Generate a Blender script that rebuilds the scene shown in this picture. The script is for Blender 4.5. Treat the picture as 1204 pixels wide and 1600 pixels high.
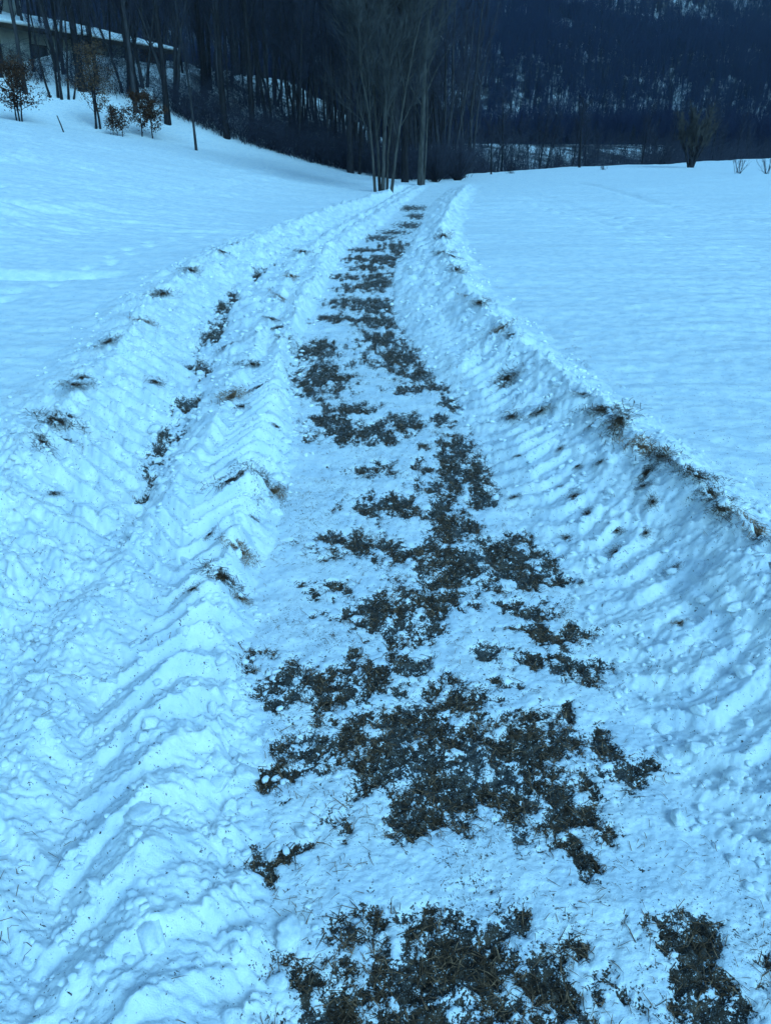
import bpy, math, random
import numpy as np

# ------------------------------------------------------------------ camera, sky, light
scene = bpy.context.scene
for o in list(bpy.data.objects):
    bpy.data.objects.remove(o)
COL = scene.collection
CAM_H = 1.55
cam_d = bpy.data.cameras.new('camera')
cam_d.sensor_fit = 'VERTICAL'
cam_d.sensor_height = 24.0
cam_d.lens = 1209.0 / 1600.0 * 24.0
cam_d.clip_start = 0.05
cam_d.clip_end = 6000.0
cam = bpy.data.objects.new('camera', cam_d)
cam.location = (0, 0, CAM_H)
cam.rotation_euler = (math.radians(90 - 25.24), 0, 0)
COL.objects.link(cam)
scene.camera = cam

SUN_EL, SUN_AZ = 40.0, 146.0          # azimuth clockwise from +Y (the way the camera looks)
world = bpy.data.worlds.new('World')
scene.world = world
world.use_nodes = True
wn = world.node_tree
wn.nodes.clear()
w_out = wn.nodes.new('ShaderNodeOutputWorld')
w_bg = wn.nodes.new('ShaderNodeBackground')
w_sky = wn.nodes.new('ShaderNodeTexSky')
w_sky.sky_type = 'NISHITA'
w_sky.sun_disc = False
w_sky.sun_elevation = math.radians(SUN_EL)
w_sky.sun_rotation = math.radians(SUN_AZ)
w_sky.air_density = 1.0
w_sky.dust_density = 0.3
w_sky.ozone_density = 4.0
w_mul = wn.nodes.new('ShaderNodeMix')
w_mul.data_type = 'RGBA'
w_mul.blend_type = 'MULTIPLY'
w_mul.inputs[0].default_value = 1.0
w_mul.inputs[7].default_value = (0.56, 0.94, 0.90, 1)      # cold twilight cast over the whole sky
wn.links.new(w_sky.outputs[0], w_mul.inputs[6])
wn.links.new(w_mul.outputs[2], w_bg.inputs[0])
w_bg.inputs[1].default_value = 0.112
wn.links.new(w_bg.outputs[0], w_out.inputs[0])

sun_d = bpy.data.lights.new('sun', 'SUN')
sun_d.energy = 1.3
sun_d.angle = math.radians(30)
sun_d.color = (0.27, 0.67, 1.0)
sun = bpy.data.objects.new('sun', sun_d)
el, az = math.radians(SUN_EL), math.radians(SUN_AZ)
from mathutils import Vector, Matrix
sdir = Vector((math.sin(az) * math.cos(el), math.cos(az) * math.cos(el), math.sin(el)))
sun.rotation_euler = sdir.to_track_quat('Z', 'Y').to_euler()
sun.location = (0, -5, 30)
COL.objects.link(sun)

scene.view_settings.view_transform = 'Standard'
scene.view_settings.look = 'None'
scene.view_settings.gamma = 1.0
scene.view_settings.exposure = 0.95
scene.view_settings.use_curve_mapping = False
scene.render.engine = 'CYCLES'
scene.cycles.max_bounces = 5
scene.cycles.diffuse_bounces = 3
scene.cycles.volume_bounces = 0
scene.cycles.use_adaptive_sampling = True
scene.cycles.adaptive_threshold = 0.025
scene.cycles.use_denoising = True

rng = np.random.default_rng(11)
random.seed(11)

# ------------------------------------------------------------------ helpers
def tag(o, label=None, cat=None, group=None, kind=None):
    if label: o['label'] = label
    if cat: o['category'] = cat
    if group: o['group'] = group
    if kind: o['kind'] = kind
    return o

def empty(name, loc, rz=0.0, scale=1.0):
    o = bpy.data.objects.new(name, None)
    o.empty_display_size = 0.2
    o.location = loc
    o.rotation_euler = (0, 0, rz)
    o.scale = (scale,) * 3
    COL.objects.link(o)
    return o

def link(name, mesh, parent=None, col=None):
    o = bpy.data.objects.new(name, mesh)
    (col or COL).objects.link(o)
    if parent is not None:
        o.parent = parent
    return o

def np_mesh(name, verts, faces, mat=None, smooth=True):
    """verts (n,3); faces: (m,k) array or list of such arrays with k = 3 or 4"""
    if not isinstance(faces, (list, tuple)):
        faces = [faces]
    faces = [np.asarray(f, dtype=np.int32) for f in faces if len(f)]
    me = bpy.data.meshes.new(name)
    verts = np.asarray(verts, dtype=np.float32)
    me.vertices.add(len(verts))
    me.vertices.foreach_set('co', verts.ravel())
    loops = np.concatenate([f.ravel() for f in faces]) if faces else np.zeros(0, np.int32)
    sizes = np.concatenate([np.full(len(f), f.shape[1], np.int32) for f in faces]) if faces else np.zeros(0, np.int32)
    me.loops.add(len(loops))
    me.loops.foreach_set('vertex_index', loops)
    me.polygons.add(len(sizes))
    starts = np.concatenate([[0], np.cumsum(sizes)[:-1]]).astype(np.int32) if len(sizes) else sizes
    me.polygons.foreach_set('loop_start', starts)
    me.polygons.foreach_set('use_smooth', np.full(len(sizes), smooth, bool))
    me.update(calc_edges=True)
    if mat is not None:
        me.materials.append(mat)
    return me

class MB:
    """collects tubes, cones, boxes and blades; build() makes ONE mesh"""
    def __init__(self):
        self.v, self.t, self.q, self.n = [], [], [], 0
    def add(self, v, t=None, q=None):
        v = np.asarray(v, float).reshape(-1, 3)
        if t is not None and len(t): self.t.append(np.asarray(t, np.int32).reshape(-1, 3) + self.n)
        if q is not None and len(q): self.q.append(np.asarray(q, np.int32).reshape(-1, 4) + self.n)
        self.v.append(v)
        self.n += len(v)
    def tube(self, pts, rad, sides=5, cap=True):
        pts = np.asarray(pts, float)
        rad = np.asarray(rad, float)
        m = len(pts)
        d = np.gradient(pts, axis=0)
        d /= np.linalg.norm(d, axis=1, keepdims=True) + 1e-9
        ref = np.array([1.0, 0, 0]) if abs(d[0, 2]) > 0.7 else np.array([0, 0, 1.0])
        a = np.cross(d, ref)
        a /= np.linalg.norm(a, axis=1, keepdims=True) + 1e-9
        b = np.cross(d, a)
        th = np.arange(sides) * 2 * math.pi / sides
        ring = pts[:, None] + rad[:, None, None] * (np.cos(th)[None, :, None] * a[:, None] + np.sin(th)[None, :, None] * b[:, None])
        v = ring.reshape(-1, 3)
        i = np.arange(m - 1)[:, None] * sides
        j = np.arange(sides)[None, :]
        k = (j + 1) % sides
        q = np.stack([i + j, i + sides + j, i + sides + k, i + k], -1).reshape(-1, 4)
        t = None
        if cap:
            v = np.vstack([v, pts[-1:] + d[-1:] * rad[-1]])
            e = (m - 1) * sides
            t = [[e + s, m * sides, e + (s + 1) % sides] for s in range(sides)]
        self.add(v, t, q)
    def cones(self, base, tip, rad):
        """many three-sided tapering twigs at once"""
        base = np.asarray(base, float).reshape(-1, 3); tip = np.asarray(tip, float).reshape(-1, 3)
        n = len(base)
        if not n: return
        rad = np.broadcast_to(np.asarray(rad, float), (n,))
        d = tip - base
        d /= np.linalg.norm(d, axis=1, keepdims=True) + 1e-9
        ref = np.where(np.abs(d[:, 2:3]) > 0.8, np.array([[1.0, 0, 0]]), np.array([[0, 0, 1.0]]))
        a = np.cross(d, ref); a /= np.linalg.norm(a, axis=1, keepdims=True) + 1e-9
        b = np.cross(d, a)
        vs = [base + rad[:, None] * (math.cos(t) * a + math.sin(t) * b) for t in (0, 2.094, 4.189)] + [tip]
        v = np.stack(vs, 1).reshape(-1, 3)
        i = np.arange(n)[:, None] * 4
        t = np.concatenate([i + np.array([[0, 3, 1]]), i + np.array([[1, 3, 2]]), i + np.array([[2, 3, 0]])])
        self.add(v, t)
    def blades(self, p, d, length, width, lift, curl):
        """bent grass blades: p roots (n,3), d horizontal headings (n,), all arrays"""
        n = len(p)
        h = np.stack([np.cos(d), np.sin(d), np.zeros(n)], 1)
        s = np.stack([-np.sin(d), np.cos(d), np.zeros(n)], 1) * (width[:, None] * 0.5)
        up = np.array([[0, 0, 1.0]])
        mid = p + h * (length * 0.5)[:, None] + up * (lift)[:, None] + s * (curl * 2)[:, None]
        end = p + h * (length * 0.97)[:, None] + up * (lift * 0.7 - 0.15 * np.abs(curl) * length)[:, None] + s * (curl * 9)[:, None]
        v = np.stack([p - s, p + s, mid + s * 0.85, mid - s * 0.85, end], 1).reshape(-1, 3)
        i = np.arange(n)[:, None] * 5
        self.add(v, i + np.array([[3, 2, 4]]), i + np.array([[0, 1, 2, 3]]))
    def box(self, c, s, R=None):
        c = np.asarray(c, float); s = np.asarray(s, float) / 2
        v = np.array([[x, y, z] for z in (-1, 1) for y in (-1, 1) for x in (-1, 1)], float) * s
        if R is not None: v = v @ np.asarray(R, float).T
        self.add(v + c, q=[[0, 2, 3, 1], [4, 5, 7, 6], [0, 1, 5, 4], [2, 6, 7, 3], [0, 4, 6, 2], [1, 3, 7, 5]])
    def mesh(self, name, mat, smooth=True):
        fs = []
        if self.t: fs.append(np.concatenate(self.t))
        if self.q: fs.append(np.concatenate(self.q))
        return np_mesh(name, np.concatenate(self.v), fs, mat, smooth)
    def build(self, name, mat, parent=None, smooth=True):
        return link(name, self.mesh(name, mat, smooth), parent)

# ---- noise
_RT = np.random.default_rng(5).random(1 << 16).astype(np.float32)
_PM = np.random.default_rng(6).integers(0, 1 << 16, 1 << 16).astype(np.int32)
_GX = np.cos(_RT * 6.2831853).astype(np.float32)
_GY = np.sin(_RT * 6.2831853).astype(np.float32)

def _k(ix, iy, seed):
    return _PM[(_PM[(ix + seed * 7919) & 0xffff] + iy * 31 + seed * 131) & 0xffff]

def _h(ix, iy, seed):
    return _RT[_k(ix.astype(np.int32), iy.astype(np.int32), seed)]

def gnoise(x, y, seed=0):
    x = np.asarray(x); y = np.asarray(y)
    fx0, fy0 = np.floor(x), np.floor(y)
    fx, fy = (x - fx0).astype(np.float32), (y - fy0).astype(np.float32)
    ix, iy = fx0.astype(np.int32), fy0.astype(np.int32)
    u = fx * fx * fx * (fx * (fx * 6 - 15) + 10)
    v = fy * fy * fy * (fy * (fy * 6 - 15) + 10)
    def g(a, b):
        k = _k(ix + a, iy + b, seed)
        return _GX[k] * (fx - a) + _GY[k] * (fy - b)
    n0 = g(0, 0); n0 = n0 + (g(1, 0) - n0) * u
    n1 = g(0, 1); n1 = n1 + (g(1, 1) - n1) * u
    return (n0 + (n1 - n0) * v) * 1.5

def fbm(x, y, octv=4, seed=0, gain=0.5):
    s, a = 0, 1.0
    for k in range(octv):
        s = s + a * gnoise(x, y, seed + k * 17)
        x, y = (x * 0.8 - y * 0.6) * 2.03 + 5.2, (x * 0.6 + y * 0.8) * 2.03 - 1.7
        a *= gain
    return s

def billow(x, y, octv=4, seed=0, gain=0.5):
    s, a = 0, 1.0
    for k in range(octv):
        s = s + a * (np.abs(gnoise(x, y, seed + k * 17)) * 2 - 0.6)
        x, y = (x * 0.8 - y * 0.6) * 2.03 + 5.2, (x * 0.6 + y * 0.8) * 2.03 - 1.7
        a *= gain
    return s

def domes(x, y, seed, prob, rmin=0.3, rmax=0.55):
    """rounded lumps strewn one to a grid cell; 0 where none, up to about 0.5 at a lump's top"""
    ix, iy = np.floor(x), np.floor(y)
    out = np.zeros_like(x)
    for a in (-1, 0, 1):
        for b in (-1, 0, 1):
            cx, cy = ix + a, iy + b
            px = cx + _h(cx, cy, seed); py = cy + _h(cx, cy, seed + 1)
            r = rmin + (rmax - rmin) * _h(cx, cy, seed + 2)
            on = _h(cx, cy, seed + 3) < prob
            th = _h(cx, cy, seed + 4) * 3.14
            e = 0.65 + 0.35 * _h(cx, cy, seed + 5)
            dx, dy = x - px, y - py
            dx, dy = dx * np.cos(th) + dy * np.sin(th), (-dx * np.sin(th) + dy * np.cos(th)) / e
            d2 = (dx * dx + dy * dy) / (r * r)
            hgt = np.where(on, r * np.sqrt(np.clip(1 - d2, 0, 1)), 0)
            out = np.maximum(out, hgt)
    return out

def sstep(a, b, x):
    t = np.clip((x - a) / (b - a), 0, 1)
    return t * t * (3 - 2 * t)

# ------------------------------------------------------------------ lie of the land
# lines of the ploughed track, (distance ahead Y, offset X) in metres
LINES = {
    'PR': [ (0.92,0.86), (1.20,0.84), (1.40,0.77), (1.58,0.76), (1.93,0.71), (2.49,0.68), (2.74,0.67), (3.22,0.52), (4.06,0.49), (4.83,0.45), (6.09,0.27), (7.60,0.06), (9.50,0.03), (12.50,0.24), (18.01,0.74), (24.26,1.27), (29.66,2.05) ],
    'RC': [ (1.85,1.31), (2.36,1.24), (2.93,1.20), (3.33,1.12), (3.89,1.10), (4.41,1.04), (5.57,0.91), (6.56,0.82), (8.25,0.75), (10.74,0.75), (15.09,1.03), (20.45,1.62), (25.89,2.38) ],
    'PL': [ (0.92,-0.19), (1.05,-0.20), (1.29,-0.30), (1.60,-0.34), (1.99,-0.43), (2.20,-0.49), (2.49,-0.50), (2.91,-0.47), (3.44,-0.49), (4.06,-0.47), (5.35,-0.65), (6.53,-0.76), (8.64,-0.71), (12.50,-0.61), (18.01,-0.06), (23.71,0.55), (28.86,1.11) ],
    'TR': [ (0.82,-0.41), (1.05,-0.48), (1.41,-0.57), (1.74,-0.61), (2.18,-0.60), (2.51,-0.62), (2.82,-0.61), (3.18,-0.62), (3.77,-0.65), (4.72,-0.71), (5.94,-0.80), (7.89,-0.84), (11.43,-0.83), (16.51,-0.54), (21.08,-0.03), (26.58,0.57) ],
    'TT': [ (0.89,-0.65), (1.15,-0.71), (1.52,-0.79), (1.77,-0.83), (1.97,-0.82), (2.27,-0.78), (2.61,-0.80), (3.32,-0.88), (3.92,-0.92), (5.01,-0.96), (6.30,-1.01), (8.34,-1.10), (12.07,-1.07), (17.40,-0.73), (22.18,-0.17), (27.91,0.47) ],
    'TL': [ (0.82,-0.81), (1.07,-0.84), (1.42,-0.91), (1.78,-0.98), (2.12,-1.00), (2.47,-0.96), (2.76,-0.99), (3.30,-1.01), (3.89,-0.96), (4.82,-0.98), (5.76,-1.03), (7.58,-1.09), (11.50,-1.16), (16.61,-0.87), (21.22,-0.29), (26.77,0.33) ],
    'LV': [ (0.91,-1.13), (1.18,-1.13), (1.56,-1.16), (1.96,-1.16), (2.33,-1.16), (2.65,-1.11), (2.99,-1.10), (3.36,-1.13), (3.96,-1.21), (4.70,-1.26), (5.68,-1.39), (7.07,-1.55), (8.34,-1.67), (10.38,-1.59), (12.73,-1.43), (17.77,-1.06), (22.64,-0.42), (28.48,0.26) ],
    'LC': [ (1.32,-1.47), (1.98,-1.55), (2.98,-1.61), (3.68,-1.74), (4.58,-1.87), (5.93,-1.97), (7.64,-2.24), (9.39,-2.26), (12.04,-2.10), (15.55,-1.84), (21.93,-1.05), (26.71,-0.14) ],
}
# bare patches of earth in the track: centre X, Y, half width, half depth (metres)
BARE = np.array([
    (0.13,1.02,0.195,0.101), (-0.09,0.95,0.137,0.043), (0.02,0.92,0.245,0.036), (0.33,0.98,0.076,0.051), (-0.15,1.01,0.052,0.019), (0.63,1.07,0.074,0.060),
    (0.61,0.97,0.076,0.050), (0.79,1.03,0.024,0.030), (-0.29,1.27,0.037,0.035), (-0.25,1.32,0.053,0.026), (-0.10,1.40,0.024,0.028), (0.09,1.68,0.207,0.167),
    (0.19,1.88,0.087,0.084), (-0.00,1.61,0.113,0.108), (0.20,1.52,0.159,0.107), (0.41,1.68,0.117,0.141), (0.42,1.47,0.107,0.103), (0.46,1.33,0.043,0.056),
    (0.08,1.41,0.072,0.050), (0.31,1.63,0.106,0.098), (-0.20,1.94,0.183,0.094), (0.01,2.03,0.099,0.074), (-0.44,2.05,0.050,0.054), (-0.28,1.57,0.038,0.065),
    (-0.22,1.68,0.058,0.046), (-0.10,1.74,0.074,0.037), (-0.31,1.85,0.048,0.035), (0.66,1.59,0.095,0.038), (0.61,1.67,0.032,0.046), (0.61,2.22,0.127,0.046),
    (0.62,2.03,0.107,0.044), (0.51,2.38,0.065,0.055), (0.52,2.07,0.096,0.038), (0.38,1.95,0.040,0.028), (0.33,2.11,0.028,0.032), (0.53,1.84,0.023,0.023),
    (0.30,2.70,0.179,0.198), (0.50,2.76,0.169,0.177), (0.57,2.63,0.095,0.109), (0.28,3.05,0.090,0.176), (0.04,2.38,0.158,0.110), (0.08,2.22,0.083,0.069),
    (0.16,2.46,0.095,0.090), (-0.11,2.88,0.162,0.098), (0.10,2.80,0.105,0.077), (-0.22,2.51,0.068,0.046), (-0.16,2.33,0.032,0.033), (0.01,3.28,0.165,0.113),
    (0.39,3.67,0.164,0.274), (0.44,4.09,0.162,0.143), (0.47,3.35,0.079,0.103), (0.26,3.21,0.065,0.123), (0.20,3.47,0.063,0.078), (-0.08,3.73,0.107,0.070),
    (-0.16,4.30,0.233,0.168), (0.11,4.51,0.141,0.146), (-0.32,4.51,0.125,0.146), (-0.01,4.19,0.092,0.086), (-0.48,5.53,0.196,0.451), (-0.57,6.41,0.171,0.293),
    (-0.24,4.79,0.144,0.121), (0.40,5.31,0.081,0.129), (0.25,5.65,0.152,0.216), (0.09,6.17,0.217,0.380), (-0.01,6.82,0.203,0.302), (0.17,5.23,0.134,0.110),
    (0.41,4.86,0.075,0.124), (0.35,4.54,0.079,0.086), (-0.01,7.50,0.234,0.269), (-0.08,8.32,0.325,0.399), (-0.43,8.51,0.193,0.226), (-0.26,7.65,0.251,0.155),
    (-0.09,9.80,0.220,0.589), (-0.02,11.70,0.260,0.685), (0.19,13.68,0.259,0.644), (-0.39,11.84,0.207,0.349), (-0.14,15.21,0.310,0.562), (0.54,18.13,0.282,0.787),
    (0.17,16.41,0.282,0.520), (0.68,23.09,0.428,1.005), (-0.51,7.65,0.188,0.155), (-0.46,10.05,0.209,0.205), (-0.33,12.99,0.226,0.333), (0.76,20.42,0.221,0.792),
    (-0.32,9.33,0.196,0.224), (0.23,12.58,0.139,0.549), (-0.23,10.88,0.191,0.357), (-1.29,4.79,0.074,0.189), (-1.23,4.04,0.050,0.282), (-1.28,4.30,0.038,0.112),
    (-1.42,5.80,0.078,0.150), (-1.30,5.56,0.042,0.105), (-1.54,7.02,0.093,0.587), (-1.69,8.25,0.101,0.321), (-1.72,8.78,0.114,0.160), (-1.15,3.43,0.025,0.091),
    (-1.18,3.63,0.020,0.050), (-1.61,10.05,0.081,0.205), (-1.11,3.11,0.014,0.039), (-1.56,10.70,0.103,0.173),
])

# scraps of turf thrown up on the banks: X, Y, size
SODS_AT = ((1.13, 3.22, 1.1), (1.10, 3.02, .8), (1.24, 2.70, 1.0), (1.21, 2.52, .9), (1.28, 2.36, 1.2), (1.05, 2.90, .7), (1.09, 3.45, 1.2), (1.10, 3.75, 1.3),
                (.82, 2.85, .6), (.90, 2.7, .6), (.77, 3.15, .5), (.98, 2.6, .5), (.84, 3.5, .5), (1.04, 2.75, .7), (.92, 2.05, .5), (.70, 2.4, .4), (.88, 3.3, .6), (1.0, 3.6, .7), (.66, 3.6, .5), (-.95, 6.9, 1.0), (-.62, 4.2, .7), (-1.75, 4.1, 1.0), (-1.55, 5.1, .9), (-2.05, 6.6, 1.2), (-1.45, 3.1, .6), (-.56, 2.62, .8), (-.66, 2.3, .6), (-.7, 2.75, .6), (.76, 4.75, 1.5), (.84, 4.05, .9), (.70, 4.1, .9), (1.06, 4.0, 1.0), (.86, 5.75, 1.2), (.90, 5.5, 1.0), (1.17, 3.08, 1.3), (1.21, 2.9, 1.3), (1.22, 2.78, 1.1), (1.24, 2.62, .9),
                (1.30, 2.42, 1.5), (1.30, 2.28, 1.4), (.86, 2.55, .7), (1.0, 2.35, .5), (.78, 8.8, 1.6), (.74, 10.2, 1.7), (.82, 7.4, 1.5), (.80, 6.7, 1.2), (.78, 9.6, 1.5), (.84, 11.8, 1.6),
                (-1.72, 3.85, 1.5), (-1.66, 3.75, 1.3), (-1.62, 3.45, 1.0), (-1.85, 4.5, 1.2), (-1.9, 4.75, .9), (-2.2, 7.8, 1.5), (-2.0, 5.6, 1.1), (-2.25, 9.3, 1.5), (-2.15, 10.7, 1.6), (-2.2, 11.6, 1.6),
                (-.53, 3.35, 1.1), (-.72, 3.32, 1.1), (-.62, 3.38, 1.0), (-.98, 5.6, 1.3), (-.97, 4.75, 1.3), (-.88, 4.6, 1.0), (-.60, 2.45, .9), (-.52, 2.4, .7), (-.85, 5.0, .9), (-1.1, 8.2, 1.4), (-1.12, 9.5, 1.5), (-1.05, 7.2, 1.3),
                (-1.18, 11.5, 1.6), (-.75, 3.9, .9), (-.82, 6.3, 1.0), (-1.27, 6.2, 1.1), (-.56, 3.0, .6), (.60, 3.3, .6), (.80, 3.0, .7), (.95, 3.2, .6), (.72, 2.75, .5))


SODS_AT = [(a * 1.05, b * 1.05, c) if a > .65 else (a, b, c) for a, b, c in SODS_AT]
LINES['RC'] = [(a * 1.055, b * 1.055) for a, b in LINES['RC']]
ORDER = ['LC', 'LV', 'TL', 'TT', 'TR', 'PL', 'PR', 'RC']
for k in ORDER:
    y1, x1 = LINES[k][-1]
    y2 = 33.0
    LINES[k] += [(y2, x1 + (y2 - y1) * 0.13), (60.0, x1 + (y2 - y1) * 0.13 + 5.2)]

def track_lines(Y):
    L = {}
    for i, k in enumerate(ORDER):
        a = np.array(LINES[k])
        x = np.interp(Y, a[:, 0], a[:, 1])
        wob = 0.035 * gnoise(Y * 2.3 + i * 7.1, Y * 0 + i * 3.3, 40 + i) + 0.02 * gnoise(Y * 6.0, Y * 0 + i, 60 + i)
        L[k] = x + wob * (0.6 if k in ('TT', 'LV') else 1.0)
    for a, b, g in (('LC', 'LV', .2), ('LV', 'TL', .07), ('TL', 'TT', .07), ('TT', 'TR', .07), ('TR', 'PL', .08)):
        L[b] = np.maximum(L[b], L[a] + g)
    L['RC'] = np.maximum(L['RC'], L['PR'] + .3)
    L['LF'] = L['LC'] - 0.55 - 0.12 * gnoise(Y * 1.1, Y * 0, 71)
    L['RF'] = L['RC'] + 0.42 + 0.10 * gnoise(Y * 1.3, Y * 0, 72)
    L['RM'] = L['PR'] + 0.42 * (L['RC'] - L['PR'])
    return L

def field_edge(X):
    return np.interp(X, [2, 4, 7.7, 14.4, 23, 51, 100, 300], [44, 46, 55, 65, 75, 117, 160, 200])

def base(X, Y):
    """undisturbed snow surface without its fine relief"""
    xs = np.interp(Y, [0, 9, 25, 40, 60], [-5.0, -4.6, -2.6, 0.4, 2.0])
    s = xs - X
    sp = np.where(s > 12, s, 0.8 * np.log1p(np.exp(np.clip(s, -30, 15) / 0.8)))
    sp = np.minimum(sp, 26 + 0.2 * np.maximum(sp - 26, 0))
    z = 0.14 + 0.155 * sp
    lm = np.clip(-X / 10.0, 0, 1.15)
    z = z + lm * (0.245 * (np.sqrt(np.clip(Y - 39, 0, 13) ** 2 + 4) - 2) + 0.02 * np.clip(Y - 52, 0, 60))
    z = z + 0.035 * np.clip(Y - 46, 0, 60) * sstep(6, -2, X)
    # right field: nearly level, then a step down to the stream and up again
    e = field_edge(X)
    rm = sstep(2.0, 9.0, X)
    z = z + rm * (-2.6 * sstep(0, 9, Y - e) + 4.6 * sstep(35, 95, Y - e))
    z = z + 0.10 * fbm(X * 0.07, Y * 0.07, 2, 5) * sstep(2, 12, np.hypot(X, Y))
    # the mountain side
    d = Y - 330 - 0.10 * X + 40 * fbm(X * 0.006, Y * 0.006, 3, 8)
    z = z + np.where(d > 0, 0.60 * d * d / (d + 120), 0) + sstep(300, 560, Y) * 22 * fbm(X * 0.011, Y * 0.006, 4, 9)
    return z

def profile(u, ha, hb):
    w = 0.55 * u + 0.45 * u * u * (3 - 2 * u)
    return ha + (hb - ha) * w

def soil_value(X, Y):
    """positive on bare earth, negative under snow"""
    v = np.full(X.shape, -1.6)
    wx = X + 0.035 * fbm(X * 9, Y * 9, 3, 90)
    wy = Y + (0.035 + 0.012 * np.clip(Y, 0, 12)) * fbm(X * 9 + 40, Y * 7, 3, 91)
    for cx, cy, rx, ry in BARE:
        m = (np.abs(X - cx) < rx * 2.2 + .1) & (np.abs(Y - cy) < ry * 2.2 + .2)
        if not m.any(): continue
        d2 = ((wx[m] - cx) / (rx * 1.08)) ** 2 + ((wy[m] - cy) / (ry * 1.08)) ** 2
        v[m] = np.maximum(v[m], 0.9 - 0.95 * np.sqrt(d2))
    ys = 1.0 / (1 + 0.10 * np.clip(Y - 3, 0, 12))
    n = fbm(X * 14, Y * 11 * ys, 5, 92, 0.68)
    return v + 0.80 * n + 0.02

def relief(X, Y):
    """returns z, soil, dirt, region (0 left field, 1 left bank, 2 middle ridge, 3 path, 4 right bank, 5 right field)"""
    L = track_lines(Y)
    B = base(X, Y)
    off = B - 0.14
    far = np.clip(Y / 9.0, 0, 1)
    fade = 1 - sstep(29, 36, Y)
    ny = lambda s, f, sd: gnoise(Y * f, Y * 0 + sd, sd) * s
    h = {
        'LF': 0.14 + 0 * Y, 'LC': 0.245 - .03 * far + ny(.05, 1.3, 31) + ny(.03, 4, 30),
        'LV': 0.045 + 0.05 * sstep(3.2, 2.6, Y) + ny(.02, 2, 32),
        'TL': 0.160 - .02 * far + ny(.03, 2.2, 33), 'TT': 0.094 + ny(.012, 2, 34),
        'TR': 0.178 - .02 * far + ny(.03, 2.1, 35), 'PL': 0.03 + 0 * Y, 'PR': 0.03 + 0 * Y,
        'RM': 0.128 + ny(.025, 1.7, 36), 'RC': 0.275 - .03 * far + ny(.05, 1.6, 37) + ny(.03, 5, 38), 'RF': 0.145 + 0 * Y}
    seq = ['LF', 'LC', 'LV', 'TL', 'TT', 'TR', 'PL', 'PR', 'RM', 'RC', 'RF']
    z = B.copy()
    for a, b in zip(seq[:-1], seq[1:]):
        m = (X >= L[a]) & (X < L[b])
        u = np.clip((X - L[a]) / (L[b] - L[a] + 1e-6), 0, 1)
        z = np.where(m, off + 0.14 * (1 - fade) + fade * profile(u, h[a], h[b]), z)
    z = z + fade * (0.045 * np.exp(-np.abs(X - L['RC']) / .07) + 0.025 * np.exp(-np.abs(X - L['LC']) / .07))
    region = np.zeros(X.shape, np.int8)
    for i, k in enumerate(('LF', 'LV', 'PL', 'PR', 'RF')):
        region[X >= L[k]] = i + 1
    region[(Y > 35) & (X < L['LV'])] = 0
    region[(Y > 35) & (X >= L['LV'])] = 5
    near = Y < 45
    # how strongly the ploughed snow is broken up
    wl = sstep(-0.15, 0.35, X - L['LF']) * sstep(0.02, -0.10, X - L['PL'])
    wr = sstep(-0.02, 0.10, X - L['PR']) * sstep(0.12, -0.32, X - L['RF'])
    w = np.maximum(wl, wr) * fade
    P = (region == 3)
    # --- tyre lugs pressed into the ploughed snow (herringbone)
    jit = 0.24 * gnoise(X * 2.4, Y * 1.8, 51) + 0.13 * gnoise(X * 7, Y * 6, 52)
    def lug(cx, k, lam, lo, hi, seed, least=0.18):
        ph = (Y - k * np.abs(X - cx)) / lam + jit + seed
        fr = ph - np.floor(ph)
        p = np.where(fr < 0.34, sstep(0, 0.34, fr), 1 - ((fr - 0.34) / 0.66) ** 0.8) - 0.45
        f2 = ph * 2.0 + 0.3; f2 = f2 - np.floor(f2)
        p = p + 0.12 * (np.abs(f2 * 2 - 1) - 0.5)
        e = sstep(0, 0.08, X - lo) * sstep(0, 0.07, hi - X)
        pw = 0.70 + 0.85 * gnoise(X * 2.2 + seed * 9, Y * 1.5, 53)
        return p * e * np.clip(pw, least, 1.25)
    lg = 0.066 * lug(L['TT'], 0.85, 0.168, L['TL'] - .05, L['PL'] - .02, 0.3, 0.42) * (1 - 0.38 * sstep(2.6, 1.6, Y))
    lg = lg + 0.042 * lug(L['RM'] - .08, 0.55, 0.15, L['PR'] - .02, L['RM'] + .16, 0.8, 0.35) * (1 - 0.35 * sstep(2.2, 1.5, Y))
    lg = lg + 0.060 * lug(L['LV'], 0.7, 0.19, L['LC'] - .02, L['LV'] - .03, 0.1, 0.15)
    lg = lg * fade
    # --- lumps and crumbs
    rub = np.clip(0.35 + 0.9 * fbm(X * 1.8, Y * 1.5, 2, 54), 0.05, 1.0)
    rub = np.maximum(rub, 0.85 * sstep(-0.02, -0.2, X - L['TL']) * sstep(4.0, 2.6, Y) * wl)
    crest = np.exp(-((X - L['LC']) / .16) ** 2) + np.exp(-((X - L['RC']) / .14) ** 2) + .8 * np.exp(-((X - L['PL'] + .05) / .07) ** 2) + .5 * np.exp(-((X - L['TR']) / .09) ** 2)
    rub = np.clip(rub + 0.5 * crest, 0, 1.2)
    tread = sstep(.02, .10, X - L['TL']) * sstep(.10, .18, L['PL'] - X) + sstep(.03, .10, X - L['PR']) * sstep(.0, .15, L['RM'] + .12 - X) + .7 * sstep(.02, .12, X - L['LC']) * sstep(.06, .16, L['LV'] - X) * sstep(2.4, 3.6, Y)
    rub = rub * (1 - (0.86 - .35 * sstep(2.6, 1.6, Y)) * tread * np.clip(.8 + .9 * gnoise(X * 1.1, Y * .9, 56), .2, 1))
    dsum = np.zeros(X.shape); fine = np.zeros(X.shape)
    m = near & (w > 0.01)
    x, y = X[m], Y[m]
    wx, wy = x + .012 * gnoise(x * 22, y * 22, 57), y + .012 * gnoise(x * 22 + 9, y * 22, 58)
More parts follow.
